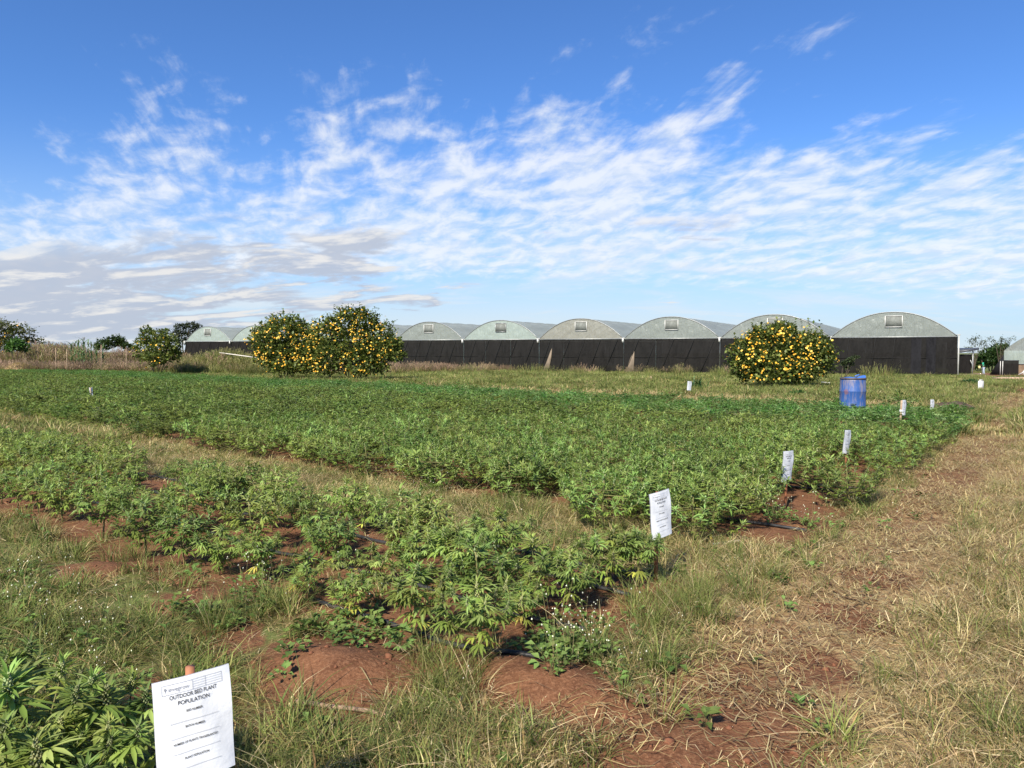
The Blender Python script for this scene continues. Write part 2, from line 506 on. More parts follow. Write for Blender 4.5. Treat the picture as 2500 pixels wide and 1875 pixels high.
def net_material(name, col, see):
    t = NT(name)
    co = t.coord('Object')
    weave = t.noise(2.2, 6, .65, t.map(co, (1, 1, .25)), 1.0)
    moire = t.noise(1.6, 3, .5, t.map(co, (1.2, 1, .7)), 4.0)
    c = t.mix(t.ramp(weave, .3, .75), tuple(np.array(col) * .72), tuple(np.array(col) * 1.35))
    c = t.mix(t.math('MULTIPLY', t.ramp(moire, .45, .55), .35), c, tuple(np.array(col) * 1.6))
    tr = t.n('ShaderNodeBsdfTransparent')
    nrm = t.bump(t.noise(1.2, 4, .6, t.map(co, (1.6, 1, .35))), .5, .12)
    return t.done(t.mixs(see, t.pbr(c, .85, .08, 0, nrm), tr.outputs[0]))
FILM_GREY = film_material('grey_film', (.245, .272, .252), .10, .35)
FILM_OLD = film_material('aged_film', (.31, .302, .255), .18, .40)
ROOF_FILM = film_material('roof_film', (.50, .55, .52), .08, .55, .03)
FILM_GREEN = film_material('pale_green_film', (.36, .425, .39), .08, .40)
NET_BLACK = net_material('black_net', (.011, .0102, .0098), .03)
NET_DENSE = net_material('dense_black_net', (.012, .012, .014), .0)
NET_BROWN = net_material('brown_net', (.15, .105, .075), .05)
STEEL = plain('galvanised_steel', (.30, .31, .31), .45, .5, .15, 3, .5)
DARK_POST = plain('dark_post', (.02, .02, .02), .5, .4, .2, 3)
WHITE_PIPE = plain('white_plastic', (.50, .50, .48), .4, .5, .06, 3)
BLACK_ROPE = plain('black_rope', (.012, .012, .012), .8, .2, .2, 8)
TAN_SHEET = plain('tan_sheet', (.17, .135, .10), .8, .2, .2, 2)

def arch(u):                     # u from -1 to 1 across the bay
    return RISE * (1 - abs(u) ** 2.15)
def make_bay(k):
    film = {0: FILM_GREY, 1: FILM_GREY, 2: FILM_GREY, 3: FILM_OLD}.get(k, FILM_GREEN if k > 5 else FILM_GREY if k == 5 else FILM_GREEN)
    q = G0 + GA * SPAN * (k + .5)
    gl = G0 + GA * SPAN * (k + 1); gr = G0 + GA * SPAN * k
    zg = float(min(H0(*gl), H0(*gr))) - .05
    eave = 2.70 + .022 * (k + .5)
    hw = eave - zg
    where = ['rightmost and nearest greenhouse, standing behind the blue drum', 'greenhouse half hidden by the round yellow flowering bush', 'greenhouse left of the one behind the round bush, tan gap at its left edge',
             'brownish greenhouse with hoops showing through its cover', 'greenhouse with a blue grey vent, left of the brownish one', 'greenhouse just right of the big flowering bush pair, purple grass in front',
             'greenhouse hidden behind the big flowering bush pair, only its roof side showing', 'greenhouse hidden behind the middle of the flowering bush pair',
             'greenhouse second from the left end, partly behind the flowering bush pair', 'leftmost greenhouse with a pale green gable beside the dark tree'][k]
    t = thing('greenhouse', where, 'greenhouse', (q[0], q[1], zg), GROT, 'row of arched greenhouses')
    w = SPAN / 2 - .03
    rk = random.Random(k)
    # roof film, slightly slack between the hoops
    m = MB()
    nh = 15
    def roof(i, j):
        u = -1 + 2 * i
        y = .04 + j * GLEN
        ph = (j * nh) % 1.0
        sag = -.06 * math.sin(math.pi * ph) * (1 - abs(u) ** 3)
        return (u * w, y, hw + arch(u) + .03 + sag)
    m.grid(roof, 26, nh * 4)
    m.build('roof_film', ROOF_FILM, t, True)
    for j in range(nh + 1):
        m = MB()
        yy = .06 + j * GLEN / nh
        m.tube([(u * w, yy, hw + arch(u) - .01) for u in np.linspace(-1, 1, 21)], .03, 5)
        m.build('hoop', STEEL, t)
    m = MB()
    for xx in (-.45, 0, .45):
        m.tube([(xx * w * 1.0, .2, hw + arch(xx) - .09), (xx * w, GLEN, hw + arch(xx) - .09)], .025, 5)
    m.build('purlins', STEEL, t)
    # gable film
    m = MB()
    def gab(i, j):
        u = -1 + 2 * i
        return (u * w, .02 + .05 * math.sin(u * 5 + k) * j * (1 - j), hw + arch(u) * j)
    m.grid(gab, 30, 6)
    gf = m.build('gable_film', film, t, True)
    m = MB()
    m.tube([(-w, 0, hw), (w, 0, hw)], .045, 6)
    m.tube([(u * w, 0, hw + arch(u) + .02) for u in np.linspace(-1, 1, 25)], .035, 5)
    m.build('gable_edge', STEEL, t)
    m = MB()
    for u in (-.34, -.30, .34, .30):
        m.tube([(u * .1, .1, hw + arch(0) - .25), (u * w * 1.5, .1, hw + .02)], .025, 5)
    m.build('gable_brace', STEEL, t)
    # vent
    vx, vz, vw, vh = (.12 if k < 5 else .0), hw + RISE - .78, 1.28, .92
    m = MB()
    for sx in (-1, 1):
        m.box((vx + sx * vw / 2, -.05, vz), (.055, .07, vh + .05))
        m.box((vx, -.05, vz + sx * vh / 2), (vw - .06, .065, .055))
    vf = m.build('vent_frame', WHITE_PIPE if k != 4 else STEEL, t)
    m = MB(); m.box((vx, -.035, vz), (vw - .05, .02, vh - .05))
    m.build('vent_mesh', VENT_MESH, vf)
    # shade net, in panels with seams
    edges = [-w, -w + (2 * w) * (.32 + rk.uniform(-.03, .03)), -w + 2 * w * (.66 + rk.uniform(-.03, .03)), w]
    lo = .0
    for a_, b_ in zip(edges[:-1], edges[1:]):
        m = MB()
        ph = rk.uniform(0, 6)
        off = rk.uniform(0, .03)
        def net(i, j, a_=a_, b_=b_, ph=ph, off=off):
            xx = a_ + (b_ - a_) * i
            return (xx, .03 + off + .05 * math.sin(xx * 1.7 + ph) * math.sin(math.pi * j), lo + (hw - .05 - lo) * j)
        m.grid(net, 12, 8)
        m.build('shade_net', NET_BLACK, t, True)
    if k == 0:
        for a_, b_ in ((1.45, 2.2), (2.55, 3.25)):
            m = MB(); m.grid(lambda i, j: (a_ + (b_ - a_) * i, -.03 + .03 * math.sin(i * 6 + j * 2), .05 + (hw - .15) * j), 6, 6)
            m.build('dark_net_strip', NET_DENSE, t, True)
    if k in (2, 3):
        m = MB()
        x0 = -w + (.75 if k == 3 else .25)
        if k == 3:
            P_ = [(x0 - .35, .02), (x0 + .22, .02), (x0 + .55, .8), (x0 + .72, 1.6), (x0 + .80, 2.6), (x0 + .58, 2.2), (x0 + .3, 1.5), (x0, .8)]
        else:
            P_ = [(x0 + .05, .02), (x0 + .8, .02), (x0 + .84, 1.2), (x0 + .86, 2.3), (x0 + .5, 1.7), (x0 + .3, 1.2), (x0 + .12, .6)]
        n = len(P_)
        V = [(x_, -.05, z_) for x_, z_ in P_] + [(x_, -.035, z_) for x_, z_ in P_]
        cx_ = np.mean(np.array(P_), 0)
        V += [(cx_[0], -.07, cx_[1])]
        m.add(V, tris=[(i, (i + 1) % n, 2 * n) for i in range(n)], quads=[(i, n + i, n + (i + 1) % n, (i + 1) % n) for i in range(n)])
        m.build('net_gap_sheet', TAN_SHEET, t)
    # posts, rails and the slanting tie ropes
    for xx in ([-w] if k else [-w, w]) + [-w / 3 + .2, w / 3 - .1]:
        m = MB(); m.tube([(xx, .17, -.1), (xx, .17, hw)], .04, 6); m.build('post', DARK_POST, t)
    m = MB(); m.tube([(-w, .0, hw * .48), (w, .0, hw * .48 + .02)], .018, 5); m.build('mid_wire', BLACK_ROPE, t)
    m = MB(); m.tube([(-w, .0, hw * .10), (w, .0, hw * .10)], .015, 5); m.build('low_wire', BLACK_ROPE, t)
    for j in range(5 if k else 3):
        xx = -w + 2 * w * ((j + .75 + rk.uniform(-.15, .15)) / 5.2)
        ln = 1.35 if k else .25
        m = MB(); m.tube([(xx - ln * rk.uniform(.8, 1.1), -.045, .05), (xx - ln * .45 + .05, -.06, hw * .5), (xx + .1, -.04, hw - .08)], .028 if k else .03, 5)
        m.build('tie_rope', BLACK_ROPE, t)
    # valley gutter and its downpipe end
    m = MB(); m.box((-SPAN / 2, GLEN / 2 - .1, hw + .03), (.26, GLEN + .3, .10)); m.build('gutter', WHITE_PIPE, t)
    m = MB(); m.box((-SPAN / 2, -.24, hw - .16), (.15, .10, .38)); m.box((-SPAN / 2, -.24, hw + .06), (.34, .09, .07)); m.build('gutter_spout', WHITE_PIPE, t)
    # rear net and, at the right end, the side wall and its white corner post
    m = MB(); m.grid(lambda i, j: (-w + 2 * w * i, GLEN, hw * j + arch(-1 + 2 * i) * j), 12, 2); m.build('rear_film', film, t)
    if k == 0:
        m = MB(); m.grid(lambda i, j: (w + .03, .05 + GLEN * i, hw * j), 20, 4); m.build('side_net', NET_BLACK, t)
        m = MB(); m.box((w + .10, -.06, hw / 2 + .05), (.10, .08, hw + .2)); m.box((w + .06, -.07, hw + .14), (.34, .1, .06)); m.build('corner_post', plain('grey_white_post', (.34, .34, .32), .5, .4, .1, 3), t)
    if k == NBAY - 1:
        m = MB(); m.grid(lambda i, j: (-w - .03 - .9 * (1 - j), .05 + GLEN * i, hw * j), 20, 4); m.build('side_net', NET_BLACK, t)
    return t
VENT_MESH = plain('vent_mesh_grey', (.15, .16, .148), .8, .2, .2, 4)
for k in range(NBAY): make_bay(k)

# ------------------------------------------------------------------ the yard behind: lean-to, second greenhouse, ramp
def prism(m, P_, y0, y1):
    """polygon in x, z swept along y"""
    n = len(P_)
    V = [(x_, y0, z_) for x_, z_ in P_] + [(x_, y1, z_) for x_, z_ in P_]
    m.add(V, tris=[(0, i + 1, i) for i in range(1, n - 1)] + [(n, n + i, n + i + 1) for i in range(1, n - 1)], quads=[(i, (i + 1) % n, n + (i + 1) % n, n + i) for i in range(n)])
DARK_SHEET = plain('dark_roof_sheet', (.045, .05, .06), .5, .5, .2, 3)
CONCRETE = plain('pink_concrete', (.42, .29, .21), .85, .2, .15, 2, 0, .3)
Yl = 66.0
a = at_depth(2343, 905, Yl); b = at_depth(2372, 866, Yl); zr = float(H0(a[0], Yl))
t = thing('lean_to_shed', 'small black netted lean-to with a sloping dark roof beside the rightmost greenhouse', 'shed', (a[0], Yl, zr))
wd, hh = b[0] - a[0], at_depth(2360, 866, Yl)[2] - zr
m = MB(); m.grid(lambda i, j: (wd * i, .02 * math.sin(i * 9), hh * j), 6, 4); m.build('front_net', NET_BLACK, t)
m = MB(); m.grid(lambda i, j: (wd, 3.2 * i, hh * j), 6, 4); m.build('side_net', NET_BLACK, t)
m = MB(); m.box((wd / 2, 0, hh), (wd + .1, .07, .07)); m.box((wd / 2, -.02, .12), (wd, .06, .1)); m.build('net_rail', DARK_SHEET, t)
m = MB()
p0, p1 = at_depth(2343, 858.5, Yl), at_depth(2385, 851.5, Yl)
prism(m, [(0 - .1, p0[2] - zr - .1), (p1[0] - a[0], p1[2] - zr - .08), (p1[0] - a[0], p1[2] - zr + .08), (-.1, p0[2] - zr + .08)], -.3, 3.4)
m.build('roof_sheet', DARK_SHEET, t)
for xx, yy in ((wd + .12, 0), (wd + .12, 3.0)):
    m = MB(); m.tube([(xx, yy, 0), (xx, yy, p1[2] - zr - .2)], .05, 6); m.build('post', STEEL, t)
m = MB(); m.tube([(wd - .05, -.25, 0), (wd - .08, -.25, hh * .55), (wd - .25, -.25, hh * .75)], .035, 5); m.build('hanging_hose', STEEL, t)

Yg = 85.0
a = at_depth(2450, 911, Yg); zr = float(H0(a[0], Yg)); e = at_depth(2450, 856, Yg)[2] - zr
t = thing('greenhouse', 'far greenhouse at the right edge with pale green walls above a brown net skirt', 'greenhouse', (a[0], Yg, zr), R(-37), 'row of arched greenhouses')
W2 = 9.0
m = MB(); m.grid(lambda i, j: (W2 * i, 0, 1.25 + (e - 1.25) * j), 12, 3); m.build('wall_film', FILM_GREEN, t)
m = MB(); m.grid(lambda i, j: (W2 * i, 0, e + 2.2 * (1 - abs(2 * i - 1) ** 2.1) * j), 20, 3); m.build('gable_film', FILM_GREY, t)
m = MB(); m.grid(lambda i, j: (W2 * i, .03 + 14 * j, e + .03 + 2.2 * (1 - abs(2 * i - 1) ** 2.1)), 20, 10); m.build('roof_film', FILM_GREY, t, True)
m = MB(); m.grid(lambda i, j: (W2 * i, -.03, 1.27 * j), 12, 3); m.build('net_skirt', NET_BROWN, t)
m = MB(); m.grid(lambda i, j: (0, .05 + 14 * i, e * j), 12, 3); m.build('side_film', FILM_GREEN, t)
m = MB(); m.tube([(0, -.08, 1.27), (W2, -.08, 1.27)], .05, 5); m.build('wall_rail', STEEL, t)
m = MB()
prism(m, [(-1.35, 0), (0.1, 0), (.0, 2.4)], -.35, -.3); m.build('net_flap', NET_DENSE, t)
m = MB(); m.grid(lambda i, j: (-.3 + 1.75 * i, -.6, .05 + 1.62 * j), 8, 4); m.build('net_screen', NET_BLACK, t)
m = MB(); m.box((.58, -.6, 1.68), (1.8, .07, .07)); m.build('screen_rail', DARK_SHEET, t)
for xx in (-.28, -.06):
    m = MB(); m.tube([(xx, -.66, 0), (xx, -.66, 1.6)], .04, 5); m.build('screen_post', WHITE_PIPE, t)
for P_ in ([(1.6, -.9, 0), (2.5, -.9, 1.3)], [(1.95, -.95, 0), (1.95, -.95, .55)], [(1.45, -1, .05), (2.1, -1, .5)]):
    m = MB(); m.tube(P_, .05, 5); m.build('brace', WHITE_PIPE, t)
p0, p1 = at_depth(2450, 926, 46), at_depth(2600, 926, 46)
m = MB(); zz = float(H0(p0[0], 46))
prism(m, [(0, -.1), (p1[0] - p0[0], -.1), (p1[0] - p0[0], .25), (.15, .22)], 0, 1.3)
o = m.build('concrete_ramp', CONCRETE, None, loc=(p0[0], 46, zz - .02))
tag(o, 'low pinkish concrete slab at the end of the path by the right edge', 'ramp')
for q, (px, py, ln, lab) in enumerate(((2384, 906, 1.6, 'pale timber beam lying on the red yard behind the standing person'), (2356, 913, 1.5, 'weathered timber beam lying below the black lean-to'))):
    c = at_depth(px, py, 70 if q == 0 else 63)
    c[2] = H0(c[0], c[1]) + .1
    m = MB(); m.box((0, 0, 0), (ln, .2, .2)); o = m.build('timber_beam', TAN_SHEET, None, loc=tuple(c)); tag(o, lab, 'timber', 'timber beams in the yard')

# ================================================================== crop plants
rp = random.Random(5)
def rot_to(d, up=(0, 0, 1)):
    """matrix whose x axis runs along d and z axis stays near up"""
    x = Vector(d).normalized(); z = Vector(up)
    y = z.cross(x)
    if y.length < 1e-4: y = Vector((0, 1, 0)).cross(x)
    y.normalize(); z = x.cross(y)
    return Matrix((x, y, z)).transposed()
def finger(L, w, ang, droop, hi):
    """one leaflet in leaf space: x forward, z up"""
    if hi:
        st = ((0, 0, 0), (.28, .8, .05), (.58, 1.0, .0), (.82, .55, -.04), (1, 0, -.12))
    else:
        st = ((0, 0, 0), (.5, 1.0, .0), (1, 0, -.1))
    V, T, Q = [], [], []
    ca, sa = math.cos(ang), math.sin(ang)
    prev = None
    for r, ww, _ in st:
        x = r * L; z = -droop * L * r * r
        row = [(x, 0, z)] if ww == 0 else [(x, w * ww, z + w * .35 * ww), (x, 0, z), (x, -w * ww, z + w * .35 * ww)]
        ids = list(range(len(V), len(V) + len(row)))
        V += [(a * ca - b * sa, a * sa + b * ca, c) for a, b, c in row]
        if prev is not None:
            if len(prev) == 1 and len(ids) == 3: T += [(prev[0], ids[1], ids[0]), (prev[0], ids[2], ids[1])]
            elif len(prev) == 3 and len(ids) == 3: Q += [(prev[0], prev[1], ids[1], ids[0]), (prev[1], prev[2], ids[2], ids[1])]
            elif len(prev) == 3: T += [(prev[0], prev[1], ids[0]), (prev[1], prev[2], ids[0])]
        prev = ids
    return np.array(V), T, Q
def leaf_geo(L, nf, hi, rnd, petiole=.3):
    V, T, Q, n = [], [], [], 0
    k = nf // 2
    for i in range(-k, k + 1):
        f = abs(i) / max(k, 1)
        a, b, c = finger(L * (1 - .62 * f ** 1.3), L * (.072 if hi else .095), i * R(30) * rnd.uniform(.9, 1.1), .22 + .3 * f + rnd.uniform(-.1, .15), hi)
        a = a + np.array((petiole * L, 0, 0))
        V.append(a); T += [tuple(x + n for x in q) for q in b]; Q += [tuple(x + n for x in q) for q in c]; n += len(a)
    w = L * .012
    V.append(np.array(((0, w, 0), (0, -w, 0), (petiole * L, -w, 0), (petiole * L, w, 0)))); Q.append((n, n + 1, n + 2, n + 3))
    return np.concatenate(V), T, Q
def put(mb, geo, M4, col):
    V, T, Q = geo
    A = np.array(M4)
    mb.add(V @ A[:3, :3].T + A[:3, 3], T, Q, col)
def jitter(c, rnd, k=.15):
    f = 1 + rnd.uniform(-k, k)
    return tuple(x * f * (1 + rnd.uniform(-.06, .06)) for x in c)
LEAF_C, LEAF_LO, YELLOW, PALE, BUD_C, FRESH = (.165, .220, .050), (.205, .270, .055), (.42, .40, .08), (.225, .295, .085), (.30, .33, .16), (.23, .345, .135)

def bud_geo(size, hi, rnd):
    """a flower spike: knobbly calyxes and narrow sugar leaves"""
    mb = MB()
    n = 64 if hi else 4
    for i in range(n):
        f = i / n
        a = i * 2.4; r = size * (.25 if hi else .12) * (1 - f * .8)
        c = np.array((r * math.cos(a), r * math.sin(a), size * (f * .95)))
        s = size * (.075 if hi else .15) * (1 - .35 * f) * rnd.uniform(.8, 1.2)
        V = np.array(((s, 0, 0), (0, s, 0), (-s, 0, 0), (0, -s, 0), (0, 0, s * 1.5), (0, 0, -s))) + c
        mb.add(V, tris=[(0, 1, 4), (1, 2, 4), (2, 3, 4), (3, 0, 4), (1, 0, 5), (2, 1, 5), (3, 2, 5), (0, 3, 5)], col=jitter(BUD_C, rnd, .25))
    m = 60 if hi else 17
    for i in range(m):
        f = rnd.random()
        a = rnd.uniform(0, 6.28)
        el = R(rnd.uniform(-5, 40) + 38 * f)
        d = (math.cos(a) * math.cos(el), math.sin(a) * math.cos(el), math.sin(el))
        L = size * rnd.uniform(.55, 1.35) * (1 - .35 * f) * (1 if hi else 1.1)
        V, T, Q = finger(L, L * (.085 if hi else .115), 0, rnd.uniform(.1, .5), hi)
        A = np.array(rot_to(d))
        mb.add(V @ A.T + np.array((0, 0, size * f * .8)), T, Q, jitter(PALE if rnd.random() < .6 else LEAF_C, rnd, .2))
    return mb
HI_LEAVES = [MB() for _ in range(5)]
for i, mb in enumerate(HI_LEAVES):
    r_ = random.Random(50 + i)
    L, c = (1.0, PALE) if i == 0 else (1.0, LEAF_C) if i < 2 else (1.0, LEAF_LO) if i < 4 else (1.0, YELLOW)
    put(mb, leaf_geo(L, 7 if i % 2 == 0 else 5, True, r_), Matrix(), jitter(tuple(np.array(c) * (1.10, 1.11, 1.12)), r_, .1))
HI_LEAF_ME = [mb.mesh('fan_leaf', MAT_LEAF) for mb in HI_LEAVES]
HI_BUD_ME = [bud_geo(1.0, True, random.Random(80 + i)).mesh('flower_bud', MAT_LEAF) for i in range(3)]

def plant_skeleton(rnd, h, wide, nbr, low=.26):
    """stem polyline, branches (points), leaves (pos, dir, size, level), buds (pos, dir, size)"""
    lean = np.array((rnd.uniform(-.12, .12), rnd.uniform(-.12, .12), 1.0))
    stem = [lean * h * f for f in np.linspace(0, .86, 6)]
    leaves, buds, br = [], [(lean * h * .80, lean, h * .19)], []
    nn = 9
    a0 = rnd.uniform(0, 3.1)
    for i in range(nn):
        f = low + (.86 - low) * i / (nn - 1)
        for sgn in (0, math.pi):
            a = a0 + i * 1.75 + sgn + rnd.uniform(-.3, .3)
            el = R(rnd.uniform(-25, 15) + 35 * (f - .3))
            d = np.array((math.cos(a) * math.cos(el), math.sin(a) * math.cos(el), math.sin(el)))
            leaves.append((lean * h * f, d, h * rnd.uniform(.29, .40) * (1.05 - .5 * abs(f - .5)), f))
    for i in range(nbr):
        f = rnd.uniform(low, .66)
        a = a0 + i * 2.4 + rnd.uniform(-.3, .3)
        p0 = lean * h * f
        top = h * rnd.uniform(.62 if low > .2 else .38, .90)
        out = wide * rnd.uniform(.55, 1.0)
        p2 = np.array((math.cos(a) * out, math.sin(a) * out, max(top - .25 * out, p0[2] + .06)))
        p1 = p0 * .5 + p2 * .5 + np.array((math.cos(a) * out * .22, math.sin(a) * out * .22, -.03))
        br.append((p0, p1, p2))
        buds.append((p2, (p2 - p1) + np.array((0, 0, .12)), h * rnd.uniform(.11, .16)))
        for q in range(7):
            g = .35 + .10 * q
            p = p0 * (1 - g) ** 2 + 2 * p1 * g * (1 - g) + p2 * g * g
            aa = a + rnd.choice((-1, 1)) * rnd.uniform(.5, 1.7)
            el = R(rnd.uniform(-20, 30))
            d = np.array((math.cos(aa) * math.cos(el), math.sin(aa) * math.cos(el), math.sin(el)))
            leaves.append((p, d, h * rnd.uniform(.19, .28), p[2] / h))
    return stem, br, leaves, buds
def stem_mesh(stem, br, n=5):
    mb = MB()
    mb.tube(stem, np.linspace(.007, .004, len(stem)), n)
    for p0, p1, p2 in br: mb.tube([p0, p1, p2], (.004, .003, .002), 4, cap=False)
    return mb.mesh('stem', MAT_STEM)
class Proto: pass
def proto(seed, h, wide, nbr, hi, fresh=False, yellow=.25, budk=1.0, low=.26, lf=1.0, tint=(1, 1, 1)):
    rnd = random.Random(seed)
    P = Proto(); P.h = h
    stem, br, leaves, buds = plant_skeleton(rnd, h, wide, nbr, low)
    P.stem = stem_mesh(stem, br)
    fol = MB(); P.fans = []; P.buds = []
    big = sorted(leaves, key=lambda q: -q[2])[:22]
    bigset = set(id(q) for q in big)
    for q in leaves:
        p, d, L, f = q
        A = rot_to(d).to_4x4()
        A.translation = Vector(p)
        if hi and id(q) in bigset:
            low = f < .42
            kind = (4 if rnd.random() < yellow else rnd.choice((2, 3))) if low else rnd.choice((0, 1, 2))
            P.fans.append((kind, A @ Matrix.Scale(L * .70, 4)))
        else:
            c = LEAF_C if f > .4 else LEAF_LO
            if f > .66 and rnd.random() < .6: c = PALE
            if fresh: c = FRESH
            elif f < .42 and rnd.random() < yellow * .3: c = YELLOW
            put(fol, leaf_geo(L * .82 * lf, rnd.choice((5, 5, 7)) if hi else rnd.choice((3, 5)), hi, rnd), A, jitter(tuple(np.array(c) * tint), rnd, .18))
    P.fol = fol.mesh('foliage', MAT_LEAF)
    bm = MB()
    for p, d, s in buds:
        A = Vector((0, 0, 1)).rotation_difference(Vector(d)).to_matrix().to_4x4()
        A.translation = Vector(p)
        if hi: P.buds.append((rnd.randrange(3), A @ Matrix.Scale(s * .9, 4)))
        else:
            g = bud_geo(s * budk, False, rnd)
            V = np.concatenate(g.V); B = np.array(A)
            C = np.concatenate(g.TC)
            C = C * np.array(tint)
            if fresh: C = C * np.array((.55, .95, .55)) * .9
            bm.add(V @ B[:3, :3].T + B[:3, 3], np.concatenate(g.T), None, C)
    P.bud = bm.mesh('flower_buds', MAT_LEAF) if not hi else None
    return P
HERO = [proto(100 + i, .40, .18 + .02 * (i % 3), (9, 10, 8, 10, 11)[i], True, yellow=(.35, .12, .4, .2, .15)[i], tint=(1.10, 1.11, 1.12)) for i in range(5)]
MID = [proto(200 + i, .40, .185, 11, False, yellow=.22, tint=(1.06, 1.07, 1.08)) for i in range(5)]
BUSHY = [proto(300 + i, .50, .36, 28, False, yellow=.08, low=.10, lf=.62, budk=.95, tint=(.92, .98, .95)) for i in range(5)]

def grow(P, x, y, k, rz, label, group, hi):
    t = thing('cannabis_plant', label, 'cannabis plant', (x, y, float(H(x, y)) - .008), rz, group)
    t.scale = (k, k, k)
    obj('stem', P.stem, t)
    obj('foliage', P.fol, t)['kind'] = 'stuff'
    if hi:
        for kind, A in P.fans:
            o = obj('fan_leaf', HI_LEAF_ME[kind], t); o.matrix_local = A
        for kind, A in P.buds:
            o = obj('flower_bud', HI_BUD_ME[kind], t); o.matrix_local = A
    else:
        obj('flower_buds', P.bud, t)['kind'] = 'stuff'
    return t
GRP1, GRP2, GRP0 = 'cannabis plants in the sparse near bed', 'cannabis plants in the big dense field', 'cannabis plants in the front corner bed'
placed = []
hero_spec = [
    (1008, 1572, .415, 0, 'tallest cannabis plant at the front edge of the near bed, beside a broad lobed weed'),
    (1180, 1615, .38, 1, 'foremost cannabis plant of the near bed, at the end of the front black drip pipe'),
    (862, 1510, .27, 3, 'short cannabis plant on the near bed edge, just above the front drip pipe'),
    (755, 1465, .30, 2, 'cannabis plant with two low heads behind the left end of the bare mound'),
    (905, 1432, .27, 2, 'low bushy cannabis plant with a yellow leaf, standing in front of the second drip pipe'),
    (1017, 1425, .34, 1, 'cannabis plant close behind the tallest front one, on the second drip pipe'),
    (1132, 1458, .45, 0, 'tall cannabis plant with bright yellow lower leaves in the middle of the near bed'),
    (1285, 1540, .27, 3, 'small cannabis plant beside the white flowering weeds at the near bed end'),
    (1310, 1478, .41, 2, 'leafy cannabis plant with long bare lower stem near the second sign'),
    (1390, 1492, .36, 4, 'cannabis plant at the right end of the second drip pipe'),
    (1475, 1440, .40, 4, 'bushy cannabis plant left of the second sign post'),
    (1560, 1432, .37, 0, 'cannabis plant with pale yellow leaves directly beside the second sign post'),
    (640, 1420, .33, 3, 'cannabis plant leaning over grass at the left of the front rows'),
    (535, 1404, .33, 1, 'cannabis plant surrounded by tufts of grass, far left of the front row'),
    (795, 1360, .36, 4, 'dense cannabis plant at the left end of the second drip pipe'),
    (1225, 1395, .42, 1, 'cannabis plant in the third row directly behind the yellow leaved one'),
]
for px, py, h, p, lab in hero_spec:
    g = on_ground(px, py)
    P = HERO[p]
    grow(P, g[0], g[1], 1.05 * h / P.h, rp.uniform(0, 6.28), lab, GRP1, True)
    placed.append((g[0], g[1]))
corner = [(40, 2030, .55, 1, 'big cannabis plant with yellow leaves cut by the lower left corner'), (235, 2060, .50, 3, 'cannabis plant with fat grey green buds just left of the nearest sign'),
          (-60, 1880, .50, 4, 'cannabis plant at the left edge behind the corner one'), (120, 2180, .46, 0, 'low cannabis plant at the very bottom of the picture')]
for px, py, h, p, lab in corner:
    g = on_ground(px, py)
    P = HERO[p]
    grow(P, g[0], g[1], h / P.h, rp.uniform(0, 6.28), lab, GRP0, True)

# every other plant, nearest first
cand = []
rows1 = (2.70, 3.19, 3.64, 4.06)
for ri, s in enumerate(rows1):
    t = 2.0 + rp.uniform(0, .2)
    while t < 17:
        x, y = XY(s + .009 * (t - 2) * ri + rp.uniform(-.10, .10), t + rp.uniform(-.08, .08))
        miss = (.14 if ri else .22) if t < 5 else .06
        if ri == 0 and 2.8 < t < 6.0: miss = .30
        if rp.random() > miss and min((math.hypot(x - a, y - b) for a, b in placed), default=9) > .30:
            cand.append((x, y, 1, ri))
        t += rp.uniform(.36, .48)
SIGN_AT = [at_depth(px, 1000, Z)[:2] for px, Z in ((1927, 7.05), (2072, 9.3), (2206, 14.4), (2277, 17.3), (1684, 24.5))]
def clear_of_signs(x, y):
    for a, b in SIGN_AT:
        f = (x * a + y * b) / (a * a + b * b)          # how far along the line of sight to the sign
        off = math.hypot(x - a * f, y - b * f)
        if off < .30 and 1 - 1.3 / b < f < 1 + .25 / b: return False
    return True
def in_gap(s, t):
    return (8.25 < s < 8.75 and t < 4.4 + .5 * math.sin(s * 9)) or (6.15 < s < 6.6 and t < 2.7) or (11.7 < s < 12.1 and t < 3.0) or (6.9 < s < 7.3 and t < 2.2)
s = 5.72
while s < 29:
    t = 1.75 + rp.uniform(-.15, .2)
    while t < 64:
        ss, tt = s + rp.uniform(-.16, .16), t + rp.uniform(-.14, .14)
        if ss > 5.5 + .055 * tt and ss < float(smax(tt)) and not in_gap(ss, tt) and rp.random() > .06 + .25 * (float(vnoise(ss * .9, tt * .5, 55)) > .86):
            x, y = XY(ss, tt)
            if abs(x) < .80 * y + 2.0 and y > .5 and clear_of_signs(x, y): cand.append((x, y, 2, ss))
        t += .42
    s += .46
for px, py in ((1470, 1290), (1535, 1300), (1600, 1285), (1690, 1322), (1740, 1300), (1790, 1280), (1650, 1262), (1715, 1262), (1770, 1245), (1840, 1245), (1580, 1255), (1860, 1210), (1930, 1205), (1990, 1190)):
    g = on_ground(px, py)
    if min(math.hypot(g[0] - c[0], g[1] - c[1]) for c in cand) > .26: cand.append((g[0], g[1], 2, 5.8))
vis = [c for c in cand if abs(c[0]) < .715 * c[1]]
vis.sort(key=lambda c: math.hypot(c[0], c[1]))
N_IND = 300 - len(hero_spec) - len(corner)
ind = set(vis[:N_IND])
count = {}
ordw = ['first', 'second', 'third', 'fourth', 'fifth', 'sixth', 'seventh', 'eighth', 'ninth', 'tenth']
